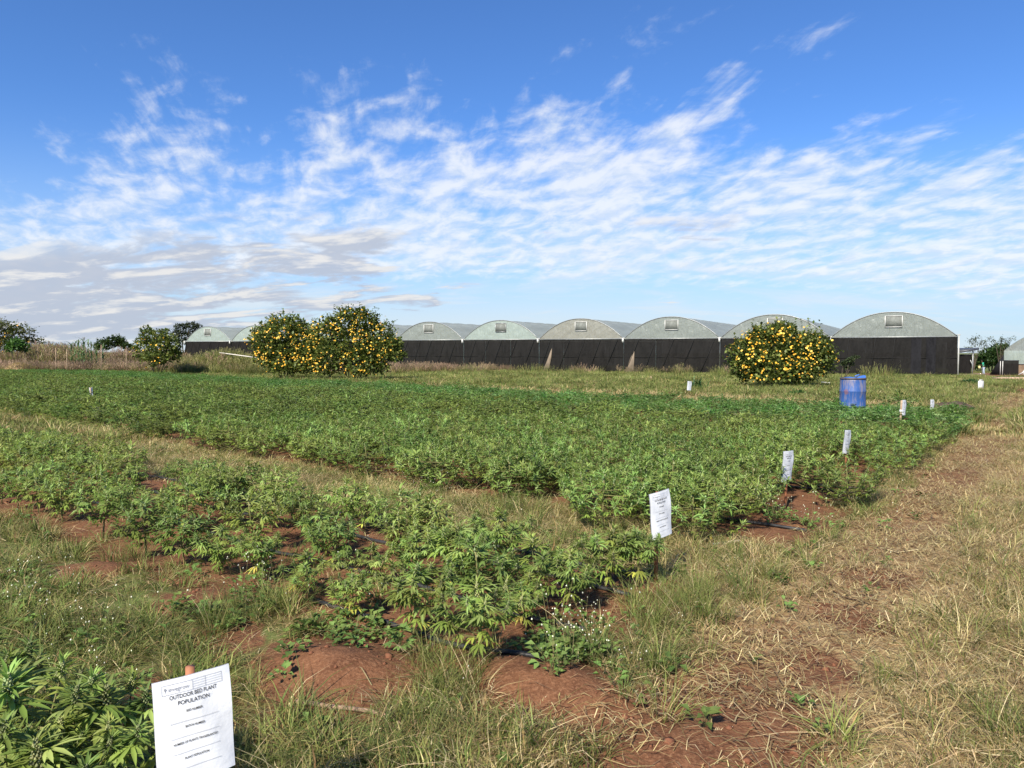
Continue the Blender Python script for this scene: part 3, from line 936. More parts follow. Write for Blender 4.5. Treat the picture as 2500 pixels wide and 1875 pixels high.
for x, y, bed, ri in sorted(ind, key=lambda c: ST(c[0], c[1])[1]):
    if bed == 1:
        count[ri] = count.get(ri, 0) + 1
        n = count[ri]
        lab = 'pale budded cannabis plant, %s from the right end in the %s near bed row behind' % (ordw[n - 1], ordw[ri]) if n <= 10 else 'cannabis plant with pale buds crowded at the left part of the near bed'
        P = rp.choice(MID)
        grow(P, x, y, rp.uniform(.34, .48) / P.h, rp.uniform(0, 6.28), lab, GRP1, False)
    else:
        P = rp.choice(BUSHY)
        fr = int((ri - 5.8) / .46 + .3)
        count[('f', fr)] = n = count.get(('f', fr), 0) + 1
        lab2 = 'bushy cannabis plant, %s from the right end in the %s row of the big field' % (ordw[n - 1], ordw[max(fr, 0)]) if n <= 10 and fr < 8 else 'bushy green cannabis plant merging with its neighbours in the big field'
        grow(P, x, y, rp.uniform(.40, .56) / P.h * (1.0 if ST(x, y)[0] < 8 else .95), rp.uniform(0, 6.28), lab2, GRP2, False)

# ------------------------------------------------------------------ scattering
def scatter(name, pts, scl, idx, protos, label=None, tilt=.12, zoff=0.0, seed=1, squash=None):
    """one object of countless small plants: a point cloud that carries copies of a few hand built tufts"""
    rg = np.random.default_rng(seed)
    n = len(pts)
    me = bpy.data.meshes.new(name)
    me.vertices.add(n)
    P3 = np.stack([pts[:, 0], pts[:, 1], H(pts[:, 0], pts[:, 1]) + zoff], 1)
    me.vertices.foreach_set('co', P3.ravel())
    a = me.attributes.new('rot', 'FLOAT_VECTOR', 'POINT')
    a.data.foreach_set('vector', np.stack([rg.normal(0, tilt, n), rg.normal(0, tilt, n), rg.uniform(0, 6.283, n)], 1).ravel())
    a = me.attributes.new('scl', 'FLOAT_VECTOR', 'POINT')
    sc3 = np.stack([scl, scl, scl * (squash if squash is not None else 1.0)], 1)
    a.data.foreach_set('vector', sc3.ravel())
    a = me.attributes.new('idx', 'INT', 'POINT')
    a.data.foreach_set('value', idx.astype(np.int32))
    o = obj(name, me)
    lib = bpy.data.collections.new(name + '_kinds')
    for i, m in enumerate(protos):
        q = bpy.data.objects.new('%s_kind_%02d' % (name, i), m)
        lib.objects.link(q)
    ng = bpy.data.node_groups.new(name + '_nodes', 'GeometryNodeTree')
    ng.interface.new_socket('Geometry', in_out='INPUT', socket_type='NodeSocketGeometry')
    ng.interface.new_socket('Geometry', in_out='OUTPUT', socket_type='NodeSocketGeometry')
    N, L = ng.nodes, ng.links
    gi, go = N.new('NodeGroupInput'), N.new('NodeGroupOutput')
    ci = N.new('GeometryNodeCollectionInfo'); ci.inputs[0].default_value = lib
    ci.inputs['Separate Children'].default_value = True; ci.inputs['Reset Children'].default_value = True
    ip = N.new('GeometryNodeInstanceOnPoints'); ip.inputs['Pick Instance'].default_value = True
    def na(nm, dt):
        q = N.new('GeometryNodeInputNamedAttribute'); q.data_type = dt; q.inputs[0].default_value = nm
        return q.outputs[0]
    L.new(gi.outputs[0], ip.inputs['Points']); L.new(ci.outputs[0], ip.inputs['Instance'])
    L.new(na('idx', 'INT'), ip.inputs['Instance Index'])
    er = N.new('FunctionNodeEulerToRotation'); L.new(na('rot', 'FLOAT_VECTOR'), er.inputs[0])
    L.new(er.outputs[0], ip.inputs['Rotation']); L.new(na('scl', 'FLOAT_VECTOR'), ip.inputs['Scale'])
    L.new(ip.outputs[0], go.inputs[0])
    md = o.modifiers.new('scatter', 'NODES'); md.node_group = ng
    return tag(o, label, None, None, 'stuff')
def joined(P, seed):
    mb = MB()
    for me in (P.fol, P.bud):
        V = np.zeros(len(me.vertices) * 3); me.vertices.foreach_get('co', V)
        C = np.zeros(len(me.polygons) * 4); me.attributes['col'].data.foreach_get('color', C); C = C.reshape(-1, 4)[:, :3]
        T, Q, TC, QC = [], [], [], []
        for p, c in zip(me.polygons, C):
            (T if len(p.vertices) == 3 else Q).append(tuple(p.vertices)); (TC if len(p.vertices) == 3 else QC).append(c)
        V = V.reshape(-1, 3)
        mb.add(V, T, None, np.array(TC) if TC else (1, 1, 1))
        if Q: mb.n -= len(V); mb.add(V, None, Q, np.array(QC)); 
    return mb.mesh('crop_plant', MAT_LEAF)
rest = [c for c in cand if c not in ind]
FR = [proto(400 + i, .50, .34, 24, False, lf=.60, fresh=True, budk=.8) for i in range(3)]
crop = [joined(p, 0) for p in MID[:2] + BUSHY + FR]
pts = np.array([(c[0], c[1]) for c in rest])
ss, tt = ST(pts[:, 0], pts[:, 1])
kind = np.zeros(len(rest), int); scl = np.zeros(len(rest))
for i, c in enumerate(rest):
    if c[2] == 1: kind[i], scl[i] = rp.randrange(2), rp.uniform(.8, 1.05)
    else:
        fresh = ss[i] > 13.6 + .10 * tt[i] + rp.uniform(-.5, .5)
        kind[i] = (7 + rp.randrange(3)) if fresh else 2 + rp.randrange(5)
        scl[i] = rp.uniform(.74, 1.18) * (1.0 if not fresh else .86) + (.35 if rp.random() < .01 else 0)
scatter('crop_field', pts, scl, kind, crop, 'dense green cannabis crop filling the rest of the beds as far as the bushes', .06, -.01, 3)

# ================================================================== grass and weeds
G_GREEN = [(.135, .170, .040), (.170, .200, .055), (.105, .140, .036), (.21, .22, .075)]
G_DRY = [(.46, .36, .18), (.38, .29, .14), (.54, .45, .25), (.30, .21, .10)]
G_OLIVE = [(.20, .185, .065), (.165, .16, .055), (.25, .21, .085)]
G_PURPLE = [(.24, .18, .10), (.22, .18, .085), (.27, .20, .115), (.19, .18, .07)]
def blade(mb, base, a, h, bend, w, col, seg=3, twist=0.0):
    ca, sa = math.cos(a), math.sin(a)
    px_, py_ = -math.sin(a + twist), math.cos(a + twist)
    V, Q, T = [], [], []
    for i in range(seg + 1):
        f = i / seg
        out = bend * h * f * f
        up = h * f * (1 - .35 * min(bend, 1.6) * f * f)
        ww = w * (1 - f) ** .7
        c = (base[0] + ca * out, base[1] + sa * out, base[2] + up)
        if i < seg: V += [(c[0] + px_ * ww, c[1] + py_ * ww, c[2]), (c[0] - px_ * ww, c[1] - py_ * ww, c[2])]
        else: V.append(c)
    for i in range(seg - 1): Q.append((2 * i, 2 * i + 1, 2 * i + 3, 2 * i + 2))
    T.append((2 * seg - 2, 2 * seg - 1, 2 * seg))
    mb.add(V, T, Q, col)
def tuft(seed, n, rad, h0, h1, bend, w, pals, weights, head=None, seg=3):
    r_ = random.Random(seed); mb = MB()
    for _ in range(n):
        a = r_.uniform(0, 6.283); rr = rad * math.sqrt(r_.random())
        pal = r_.choices(pals, weights)[0]
        c = jitter(r_.choice(pal), r_, .18)
        h = r_.uniform(h0, h1) * (1 - .35 * rr / max(rad, .01) * r_.random())
        b = r_.uniform(*bend)
        aa = a + r_.uniform(-.8, .8)
        blade(mb, (rr * math.cos(a), rr * math.sin(a), -.01), aa, h, b, w * r_.uniform(.7, 1.3), c, seg, r_.uniform(-.6, .6))
        if head and r_.random() < head[0]:
            tip = np.array((rr * math.cos(a) + math.cos(aa) * b * h, rr * math.sin(a) + math.sin(aa) * b * h, h * (1 - .35 * min(b, 1.6))))
            for q in range(head[3]):
                f = q / head[3]
                d = r_.uniform(0, 6.28); L = head[1] * r_.uniform(.5, 1.1)
                p = tip - np.array((math.cos(aa) * b, math.sin(aa) * b, .8)) * head[1] * 1.6 * f
                e = p + np.array((math.cos(d) * L * .5, math.sin(d) * L * .5, L * .7))
                s_ = head[4]
                mb.add([p + (s_, 0, 0), p - (s_, 0, 0), e], [(0, 1, 2)], None, jitter(head[2], r_, .2))
    return mb.mesh('tuft', MAT_GRASS)
def litter(seed, n, rad, pal):
    r_ = random.Random(seed); mb = MB()
    for _ in range(n):
        x, y = r_.uniform(-rad, rad), r_.uniform(-rad, rad)
        a = r_.gauss(0, .9); L = r_.uniform(.025, .12); w = r_.uniform(.0007, .0017); z = r_.uniform(.004, .022)
        dz = r_.uniform(-.012, .025); cu = r_.uniform(-.25, .25)
        d = np.array((math.cos(a), math.sin(a), 0)); p = np.array((-d[1], d[0], 0))
        c0 = np.array((x, y, z)); c1 = c0 + d * L * .5 + p * L * cu * .3 + np.array((0, 0, dz)); c2 = c0 + d * L + np.array((0, 0, dz * .3))
        mb.add([c0 + p * w, c0 - p * w, c1 + p * w, c1 - p * w, c2 + p * w * .4, c2 - p * w * .4], None, [(0, 1, 3, 2), (2, 3, 5, 4)], jitter(r_.choice(pal), r_, .2))
    return mb.mesh('litter', MAT_GRASS)
def weed(seed, flowers, tall, n=9):
    """small broad leaved weed; some carry white button flowers on thin stalks"""
    r_ = random.Random(seed); mb = MB()
    for i in range(n):
        a = r_.uniform(0, 6.28); z = tall * r_.uniform(.05, .55); rr = r_.uniform(.0, .05)
        el = R(r_.uniform(-10, 40)); L = r_.uniform(.025, .045); w = L * .34
        d = np.array((math.cos(a) * math.cos(el), math.sin(a) * math.cos(el), math.sin(el)))
        A = np.array(rot_to(d)); b = np.array((rr * math.cos(a), rr * math.sin(a), z))
        V = np.array(((0, 0, 0), (L * .45, w, .006), (L, 0, -.006), (L * .45, -w, .006), (L * .45, 0, -.002)))
        mb.add(V @ A.T + b, [(0, 4, 1), (4, 2, 1), (0, 3, 4), (3, 2, 4)], None, jitter((.125, .190, .050), r_, .25))
        mb.add([b + (.001, 0, 0), b - (.001, 0, 0), (0, 0, 0)], [(0, 1, 2)], None, (.12, .15, .05))
    for i in range(flowers):
        a = r_.uniform(0, 6.28); rr = r_.uniform(.01, .12); h = tall * r_.uniform(.6, 1.15)
        p = np.array((rr * math.cos(a), rr * math.sin(a), h)); s_ = .0011
        q = p * (.35, .35, 0)
        mb.add([q + (s_, 0, 0), q - (s_, 0, 0), p - (s_ * .6, 0, 0), p + (s_ * .6, 0, 0)], None, [(0, 1, 2, 3)], (.19, .17, .08))
        s = r_.uniform(.0026, .0044)
        V = np.array(((s, 0, 0), (0, s, 0), (-s, 0, 0), (0, -s, 0), (0, 0, s * 1.5), (0, 0, -s * .8))) + p
        mb.add(V, [(0, 1, 4), (1, 2, 4), (2, 3, 4), (3, 0, 4), (1, 0, 5), (2, 1, 5), (3, 2, 5), (0, 3, 5)], None, (.74, .74, .62))
    return mb.mesh('weed', MAT_GRASS)

def sample(bands, wfun, seed, side=0.80):
    """random ground points, denser near the viewer, thinned by a weight"""
    rg = np.random.default_rng(seed); out = []
    for y0, y1, dens in bands:
        hw = side * y1 + 1.4
        n = int(2 * hw * (y1 - y0) * dens)
        x = rg.uniform(-hw, hw, n); y = rg.uniform(y0, y1, n)
        ok = np.abs(x) < side * y + 1.4
        x, y = x[ok], y[ok]
        w = wfun(x, y, zones(x, y))
        ok = rg.random(len(x)) < w
        out.append(np.stack([x[ok], y[ok]], 1))
    return np.concatenate(out)
NEAR = [(1.3, 3, 230), (3, 5, 180), (5, 8, 95), (8, 12, 55)]
FAR = [(12, 18, 24), (18, 28, 13), (28, 45, 6.5), (45, 75, 3.0), (75, 130, .7)]
GREEN_T = [tuft(10 + i, 30, .07, .09, .21, (.3, 2.1), .0033, [G_GREEN, G_OLIVE, G_DRY], [.80, .15, .05]) for i in range(4)]
MIXED_T = [tuft(20 + i, 30, .085, .07, .18, (.3, 1.9), .0022, [G_GREEN, G_OLIVE, G_DRY], [.46, .34, .20]) for i in range(4)]
DRY_T = [tuft(30 + i, 34, .10, .05, .13, (.5, 2.8), .0016, [G_OLIVE, G_DRY, G_GREEN], [.34, .56, .10], (.06, .02, (.40, .33, .2), 4, .002)) for i in range(4)]
TALL_T = [tuft(40 + i, 46, .09, .20, .42, (.3, 1.3), .0024, [G_GREEN, G_OLIVE, G_DRY], [.80, .14, .06], (.06, .03, (.36, .31, .18), 5, .002), 4) for i in range(3)]
TURF_T = [tuft(50 + i, 70, .30, .10, .24, (.3, 1.4), .0065, [G_GREEN, G_OLIVE, G_DRY], [.80, .14, .06], None, 2) for i in range(3)]
PALE_T = [tuft(55 + i, 70, .30, .08, .22, (.4, 1.8), .006, [G_GREEN, G_OLIVE, G_DRY], [.08, .16, .76], None, 2) for i in range(3)]
def patch(x, y, f, seed): return fbm(x * f, y * f, seed)
def w_green(x, y, z):
    fg = (1 - z['path']) * (1 - z['right']) * (1 - z['bed0'] * .6)
    w = fg * (.30 + .9 * sm(patch(x, y, 1.6, 61), .40, .62))
    w = w * (1 - .93 * z['bed1']) * (1 - .985 * z['field']) * (1 - z['bare']) * (1 - .55 * z['strip']) * (1 - .35 * z['verge'])
    w = w + .05 * z['right'] * (1 - z['path']) + .22 * z['right'] * (1 - z['path']) * sm(patch(x, y, .9, 64), .58, .72)
    return w
pg = sample(NEAR, w_green, 71)
fbz = fbm(pg[:, 0] * 1.1, pg[:, 1] * 1.1, 66)
rg = np.random.default_rng(5)
scatter('green_grass', pg, rg.uniform(.6, 1.1, len(pg)) * (.75 + .5 * fbz), rg.integers(0, 12, len(pg)), GREEN_T + MIXED_T + GREEN_T, 'green and straw tipped grass growing between the beds and along their edges', .22, 0, 11)
def w_dry(x, y, z):
    w = (.85 * z['right'] + .34 * z['verge'] + 0.55 * z['strip'] + .05) * (1 - .93 * z['path'])
    w = w * (.45 + .8 * sm(patch(x, y, 2.0, 67), .35, .6))
    return w * (1 - z['bed1'] * .96) * (1 - .99 * z['field']) * (1 - .97 * z['bare']) * (1 - .5 * z['bed0'])
pd = sample(NEAR, w_dry, 72)
scatter('dry_grass', pd, rg.uniform(.7, 1.35, len(pd)), rg.integers(0, 8, len(pd)), DRY_T + DRY_T[:2] + MIXED_T[:2], 'short sun bleached grass beside and on the footpath', .3, 0, 12)
def w_tall(x, y, z):
    w = .5 * z['verge'] * sm(patch(x, y, 1.2, 68), .42, .6) + .32 * z['strip'] * sm(patch(x, y, 1.0, 69), .5, .62)
    w = w + .16 * (1 - z['bed1']) * (1 - z['field']) * (1 - z['path']) * (1 - z['right']) * sm(patch(x, y, 1.3, 70), .52, .66)
    return w * (1 - z['bare']) * (1 - z['field'])
pt = sample([(2, 5, 26), (5, 9, 20), (9, 16, 8)], w_tall, 73)
extra = []
for px, py, n in ((650, 1500, 5), (700, 1480, 4), (1085, 1690, 6), (1050, 1660, 5), (1250, 1255, 7), (1310, 1250, 5), (1650, 1500, 5), (1720, 1480, 5), (1600, 1530, 5), (1760, 1450, 4), (300, 1370, 4), (540, 1540, 4),
                  (1480, 1620, 3), (1620, 1640, 3), (2440, 1800, 4)):
    g = on_ground(px, py)
    for _ in range(n): extra.append((g[0] + rp.gauss(0, .07), g[1] + rp.gauss(0, .08)))
pt = np.concatenate([pt, np.array(extra)])
sc_ = rg.uniform(.4, .8, len(pt)); sc_[-len(extra):] = rg.uniform(.55, .80, len(extra))
scatter('tall_grass', pt, sc_, rg.integers(0, 3, len(pt)), TALL_T, 'taller grass clumps standing along the verge and over the mounds', .12, 0, 13)
def w_litter(x, y, z):
    return (.50 * z['path'] * sm(z['s'], 1.6, 3.2) * (.4 + .8 * sm(patch(x, y, 1.5, 81), .4, .6)) + .45 * z['right'] + .30 * z['verge'] + .35 * z['strip'] + .12) * (1 - .55 * z['bare']) * (1 - .8 * z['bed1']) * (1 - .97 * z['field'])
LIT = [litter(90 + i, 46, .17, G_DRY + [(.22, .15, .09)]) for i in range(4)]
pl_ = sample([(1.3, 4, 90), (4, 8, 80), (8, 14, 50), (14, 26, 26)], w_litter, 74)
scatter('straw_litter', pl_, rg.uniform(.8, 1.5, len(pl_)) * (1 + pl_[:, 1] / 25), rg.integers(0, 4, len(pl_)), LIT, 'cut straw lying flat on the path and bare soil', .05, .0, 14)
# turf farther out
def w_turf(x, y, z):
    return (1 - z['field']) * (1 - z['yard']) * (1 - z['path'] * .9) * (1 - .9 * z['stub']) * (1 - .45 * z['right']) * (.55 + .6 * sm(patch(x, y, .25, 82), .35, .6)) * (1 - .6 * z['path']) * (1 - .8 * z['bed1'])
pf = sample(FAR, w_turf, 75)
scatter('meadow_grass', pf, rg.uniform(.8, 1.4, len(pf)) * (.75 + .5 * fbm(pf[:, 0] * .3, pf[:, 1] * .3, 83)) * np.clip(.8 + pf[:, 1] / 60, .8, 1.7), rg.integers(0, 3, len(pf)), TURF_T,
        'rough green meadow grass between the crop and the greenhouses', .1, 0, 15, .85)
def w_pale(x, y, z):
    return np.clip(1.0 * z['stub'] + .55 * z['right'] + (.5 * z['strip'] + .07) * (1 - z['path']) + .35 * sm(patch(x, y, .3, 84), .52, .66), 0, 1) * (1 - z['field']) * (1 - z['yard']) * (1 - .8 * z['bed1'])
pp = np.concatenate([sample(FAR, w_pale, 76), sample([(14, 45, 9)], lambda x, y, z: z['stub'], 176)])
scatter('stubble_grass', pp, rg.uniform(.7, 1.25, len(pp)), rg.integers(0, 3, len(pp)), PALE_T, 'pale dry stubble in a band beyond the crop and along the far path', .2, 0, 16, .8)
# weeds
WEED = [weed(120 + i, 0, .12, 12) for i in range(3)] + [weed(130 + i, 2, .20, 10) for i in range(3)]
def w_weed(x, y, z):
    return (.05 + .4 * z['bed1'] * sm(patch(x, y, 1.4, 85), .50, .66) + .16 * (1 - z['field']) * (1 - z['right']) * (1 - z['path']) * sm(patch(x, y, 1.1, 86), .5, .65)) * (1 - .9 * z['bare']) * (1 - z['right']) * (1 - z['field'] * .8)
pw = sample([(1.5, 5, 46), (5, 9, 30), (9, 14, 14)], w_weed, 77)
kw = rg.choice(6, len(pw), p=[.27, .27, .26, .07, .07, .06])
ew, ek = [], []
for px, py, n, k in ((1440, 1590, 16, 1), (1420, 1550, 12, 1), (1470, 1640, 10, 1), (1390, 1620, 9, 1), (1370, 1600, 20, 0), (1340, 1580, 14, 0), (880, 1560, 14, 0), (820, 1530, 12, 0), (640, 1470, 10, 1), (620, 1450, 8, 1),
                     (200, 1600, 9, 1), (60, 1500, 10, 1), (120, 1560, 8, 1), (230, 1720, 10, 1), (90, 1450, 8, 1), (1860, 1260, 12, 1), (1930, 1270, 14, 1), (1990, 1290, 8, 1), (1050, 1200, 14, 1), (980, 1180, 10, 1), (1130, 1190, 10, 1),
                     (470, 1520, 10, 0), (560, 1530, 8, 0), (700, 1610, 5, 0), (2150, 1130, 8, 1)):
    g = on_ground(px, py)
    for _ in range(n):
        ew.append((g[0] + rp.gauss(0, .10), g[1] + rp.gauss(0, .12))); ek.append(rp.randrange(3) + 3 * k)
pw = np.concatenate([pw, np.array(ew)]); kw = np.concatenate([kw, np.array(ek)])
scatter('flowering_weeds', pw, rg.uniform(.7, 1.3, len(pw)), kw, WEED, 'low broad leaved weeds, many with small white button flowers', .15, 0, 17)
# clods of red earth in the near bed
CLOD_M = plain('red_clod', (.19, .082, .047), .95, .1, .35, 30, 0, .5)
def clod(seed):
    r_ = random.Random(seed); mb = MB()
    V = []
    for i in range(6): V.append((math.cos(i * 1.047) * r_.uniform(.7, 1.2), math.sin(i * 1.047) * r_.uniform(.7, 1.2), r_.uniform(-.1, .25)))
    V += [(0, 0, r_.uniform(.5, .9)), (0, 0, -.4)]
    mb.add(V, [(i, (i + 1) % 6, 6) for i in range(6)] + [((i + 1) % 6, i, 7) for i in range(6)])
    return mb.mesh('clod', CLOD_M)
pc = sample([(1.8, 5, 190), (5, 8, 90)], lambda x, y, z: .75 * z['bed1'] * sm(patch(x, y, 2.2, 88), .4, .6) + .55 * z['bare'] + .3 * z['path'], 78)
scatter('soil_clods', pc, rg.gamma(1.6, .0045, len(pc)) + .002, rg.integers(0, 4, len(pc)), [clod(i) for i in range(4)], 'crumbs and clods of red soil in the near bed', .3, 0, 18)
# purple seeding grass far left and in front of the greenhouses
PURP = [tuft(140 + i, 70, .55, .55, 1.05, (.1, .6), .012, [G_OLIVE, G_PURPLE, G_GREEN], [.35, .45, .20], (.70, .16, (.27, .19, .13), 6, .014), 3) for i in range(3)]
GRN2 = [tuft(150 + i, 80, .5, .6, 1.1, (.1, .7), .011, [G_GREEN, G_OLIVE], [.7, .3], (.3, .12, (.26, .24, .1), 4, .012), 3) for i in range(2)]
pts, kk = [], []
def patchpts(px0, px1, y0, y1, n, kinds):
    for _ in range(n):
        Y = rp.uniform(y0, y1); pxx = rp.uniform(px0, px1)
        pts.append(((pxx - CX) / F_PX * Y, Y)); kk.append(rp.choice(kinds))
patchpts(-160, 460, 56, 66, 620, (0, 1, 2, 0, 1, 2, 3)); patchpts(-250, 330, 66, 80, 420, (0, 1, 2, 3)); n_hi0 = len(pts); patchpts(-200, 450, 68, 92, 420, (0, 1, 2, 3)); patchpts(95, 175, 64, 70, 150, (3, 4, 0)); n_hi1 = len(pts)
patchpts(950, 1095, 66, 76, 110, (0, 1, 2)); patchpts(640, 980, 58, 76, 120, (0, 1, 3)); patchpts(1095, 1250, 74, 80, 30, (0, 3, 2))
patchpts(440, 650, 56, 62, 330, (3, 4)); patchpts(440, 640, 54, 57, 90, (3, 4, 3, 4, 0)); patchpts(1095, 2040, 62, 72, 60, (3, 4, 0))
pts = np.array(pts); kk = np.array(kk)
psc = rg.uniform(.7, 1.15, len(pts)); psc[n_hi0:n_hi1] *= 1.7
scatter('purple_grass', pts, psc, kk, PURP + GRN2, 'hazy purple brown seeding grass behind the crop', .08, 0, 19, 1.0)

# ================================================================== shrubs and trees
def kite(L, w): return np.array(((0, 0, 0), (L * .45, w, L * .10), (L, 0, -L * .08), (L * .45, -w, L * .10), (L * .5, 0, -.01)))
KT = [(0, 4, 1), (4, 2, 1), (0, 3, 4), (3, 2, 4)]
def petals(rad):
    V = [(0, 0, .0)]
    n = 10
    for i in range(n):
        r_ = rad * (1.0 if i % 2 == 0 else .78)
        V.append((r_ * math.cos(i * 6.283 / n), r_ * math.sin(i * 6.283 / n), rad * .08))
    return np.array(V), [(0, i + 1, (i + 1) % n + 1) for i in range(n)]
def shrub(name, cat, label, Y, base_px, clumps, leaf, nleaf, cols, flowers=0, fcol=((.80, .42, .04), (.84, .52, .07), (.82, .47, .05), (.86, .60, .13)), frad=.085, group=None, stems=7, seed=1, thick=.03, trunk='stem', depth=1.0, hollow=.35):
    r_ = random.Random(seed)
    base = np.array((at_depth(base_px, 900, Y)[0], Y, 0.0)); base[2] = H(base[0], base[1])
    t = thing(name, label, cat, tuple(base), 0, group)
    C = []
    for px, py, rx, rz in clumps:
        yy = Y + r_.uniform(-.5, .5) * rx / F_PX * Y * depth
        c = at_depth(px, py, yy) - base
        k = yy / F_PX
        C.append((c, np.array((rx * k, max(rx, rz) * k * .9 * depth, rz * k))))
    vol = np.array([q[1][0] * q[1][2] for q in C]); vol /= vol.sum()
    fol = MB()
    Vs, Ts, Cs = [], [], []
    for i in range(nleaf):
        j = r_.choices(range(len(C)), vol)[0]
        c, rr = C[j]
        d = Vector((r_.gauss(0, 1), r_.gauss(0, 1), r_.gauss(0, 1))).normalized()
        rad = hollow + (1 - hollow) * r_.random() ** .6
        rad *= 1 + .7 * (vnoise(d.x * 3.2 + j, d.y * 3 + d.z * 3.2, seed) - .5)
        p = c + rr * np.array(d) * rad
        if p[2] < .05: continue
        out = Vector((d.x * .7, d.y * .7, d.z * .5 + .35)) + Vector((r_.gauss(0, .55), r_.gauss(0, .55), r_.gauss(0, .45)))
        L = leaf * r_.uniform(.6, 1.25)
        A = np.array(rot_to(out, (r_.gauss(0, .4), r_.gauss(0, .4), 1)))
        Vs.append(kite(L, L * r_.uniform(.26, .38)) @ A.T + p)
        cc = jitter(r_.choice(cols), r_, .3)
        n = len(Ts) // 4 * 5
        Ts += [tuple(x + n for x in q) for q in KT]; Cs += [cc] * 4
    for k_ in range(max(8, nleaf // 110)):          # shoots that break the outline
        c, rr = C[r_.choices(range(len(C)), vol)[0]]
        d = Vector((r_.gauss(0, 1), r_.gauss(0, .8), abs(r_.gauss(.5, .8)))).normalized()
        p0 = c + rr * np.array(d) * .8; ln = float(np.mean(rr)) * r_.uniform(.25, .75)
        up = Vector((d.x, d.y, d.z + .5)).normalized()
        for q in range(13):
            p = p0 + np.array(up) * ln * q / 11 + np.array((r_.gauss(0, .05), r_.gauss(0, .05), 0)) * leaf * 4
            L = leaf * r_.uniform(.5, 1.05)
            A = np.array(rot_to((r_.gauss(0, 1), r_.gauss(0, 1), r_.gauss(.2, .5))))
            Vs.append(kite(L, L * .32) @ A.T + p)
            n = len(Ts) // 4 * 5
            Ts += [tuple(x + n for x in w_) for w_ in KT]; Cs += [jitter(r_.choice(cols), r_, .3)] * 4
    fol.add(np.concatenate(Vs), Ts, None, np.array(Cs))
    fol.build('foliage', MAT_BUSH, t)['kind'] = 'stuff'
    for i in range(stems):
        c, rr = C[i % len(C)]
        e = c + np.array((r_.uniform(-.3, .3), r_.uniform(-.3, .3), .2)) * rr
        b0 = np.array((c[0] * .18 + r_.uniform(-.15, .15), c[1] * .1 + r_.uniform(-.12, .12), -.05))
        mid = b0 * .45 + e * .55 + np.array((0, 0, .06 * e[2]))
        m = MB(); m.tube([b0, mid, e], (thick, thick * .7, thick * .3), 5); m.build(trunk, MAT_BARK, t)
    if flowers:
        fm = MB()
        heads = []
        while len(heads) < flowers:
            j = r_.choices(range(len(C)), vol)[0]
            c, rr = C[j]
            d = Vector((r_.gauss(0, 1) - .25, r_.gauss(0, 1) - .7, r_.gauss(0, 1) + .15)).normalized()
            p = c + rr * np.array(d) * r_.uniform(.95, 1.10)
            inside = any(np.sum(((p - c2) / r2) ** 2) < .62 for c2, r2 in C)
            if p[2] < .15 or (inside and r_.random() < .9): continue
            for q in range(r_.choice((1, 1, 2, 2, 3, 4))):
                heads.append((p + np.array((r_.gauss(0, .20), r_.gauss(0, .20), r_.gauss(0, .18))) * (q > 0), d))
        for p, d in heads:
            V, T = petals(frad * r_.uniform(.6, 1.25))
            nrm = Vector((d.x * .7 + r_.gauss(0, .3), d.y * .7 + r_.gauss(0, .3), d.z * .4 + .45))
            A = np.array(Vector((0, 0, 1)).rotation_difference(nrm).to_matrix())
            fm.add(V @ A.T + p, T, None, jitter(r_.choice(fcol), r_, .12))
            c = np.array([(math.cos(a) * frad * .3, math.sin(a) * frad * .3, frad * .16) for a in (0, 1.57, 3.14, 4.71)] + [(0, 0, frad * .3)])
            fm.add(c @ A.T + p, [(0, 1, 4), (1, 2, 4), (2, 3, 4), (3, 0, 4)], None, (.55, .26, .02))
        fm.build('blossoms', MAT_PETAL, t)['kind'] = 'stuff'
    return t
GB = [(.095, .130, .030), (.13, .165, .040), (.070, .098, .025), (.17, .195, .055)]
GD = [(.035, .060, .018), (.05, .08, .022), (.03, .048, .016)]
GRPB = 'yellow flowering bushes'
shrub('flowering_bush', 'bush', 'round bush full of orange yellow flowers, standing alone left of the blue drum', 33.0, 1915,
      [(1838, 868, 54, 50), (1900, 850, 62, 56), (1962, 862, 60, 50), (2004, 878, 32, 42), (1812, 898, 30, 36), (1880, 905, 62, 36), (1952, 906, 52, 34), (1918, 808, 26, 20), (1858, 822, 34, 24), (1992, 848, 34, 30), (1895, 800, 14, 10)],
      .18, 12500, GB, 520, group=GRPB, seed=3, stems=9, frad=.050)
shrub('flowering_bush', 'bush', 'left half of the big pair of yellow flowering bushes, lower and more sprawling', 44.0, 700,
      [(650, 838, 34, 40), (690, 812, 40, 40), (718, 792, 22, 22), (738, 842, 40, 44), (682, 872, 40, 34), (722, 886, 36, 22), (638, 822, 24, 24), (745, 805, 18, 16), (668, 790, 16, 14), (752, 872, 34, 34), (765, 838, 26, 30), (640, 870, 22, 20), (700, 898, 50, 14), (760, 900, 30, 12)],
      .20, 9500, GB, 400, group=GRPB, seed=4, stems=8, frad=.050)
shrub('flowering_bush', 'bush', 'right half of the big pair of flowering bushes, tallest in view', 43.0, 860,
      [(792, 818, 34, 40), (838, 792, 34, 36), (884, 788, 38, 34), (925, 820, 38, 40), (860, 842, 56, 48), (955, 852, 30, 28), (800, 868, 44, 38), (870, 882, 52, 32), (930, 880, 26, 26), (912, 858, 40, 40), (772, 850, 28, 34), (848, 764, 16, 12), (882, 762, 14, 12), (812, 790, 20, 18), (758, 868, 26, 34), (905, 900, 46, 16), (800, 902, 34, 14), (970, 868, 20, 18), (968, 840, 18, 18)],
      .20, 12500, GB, 560, group=GRPB, seed=5, stems=10, frad=.050)
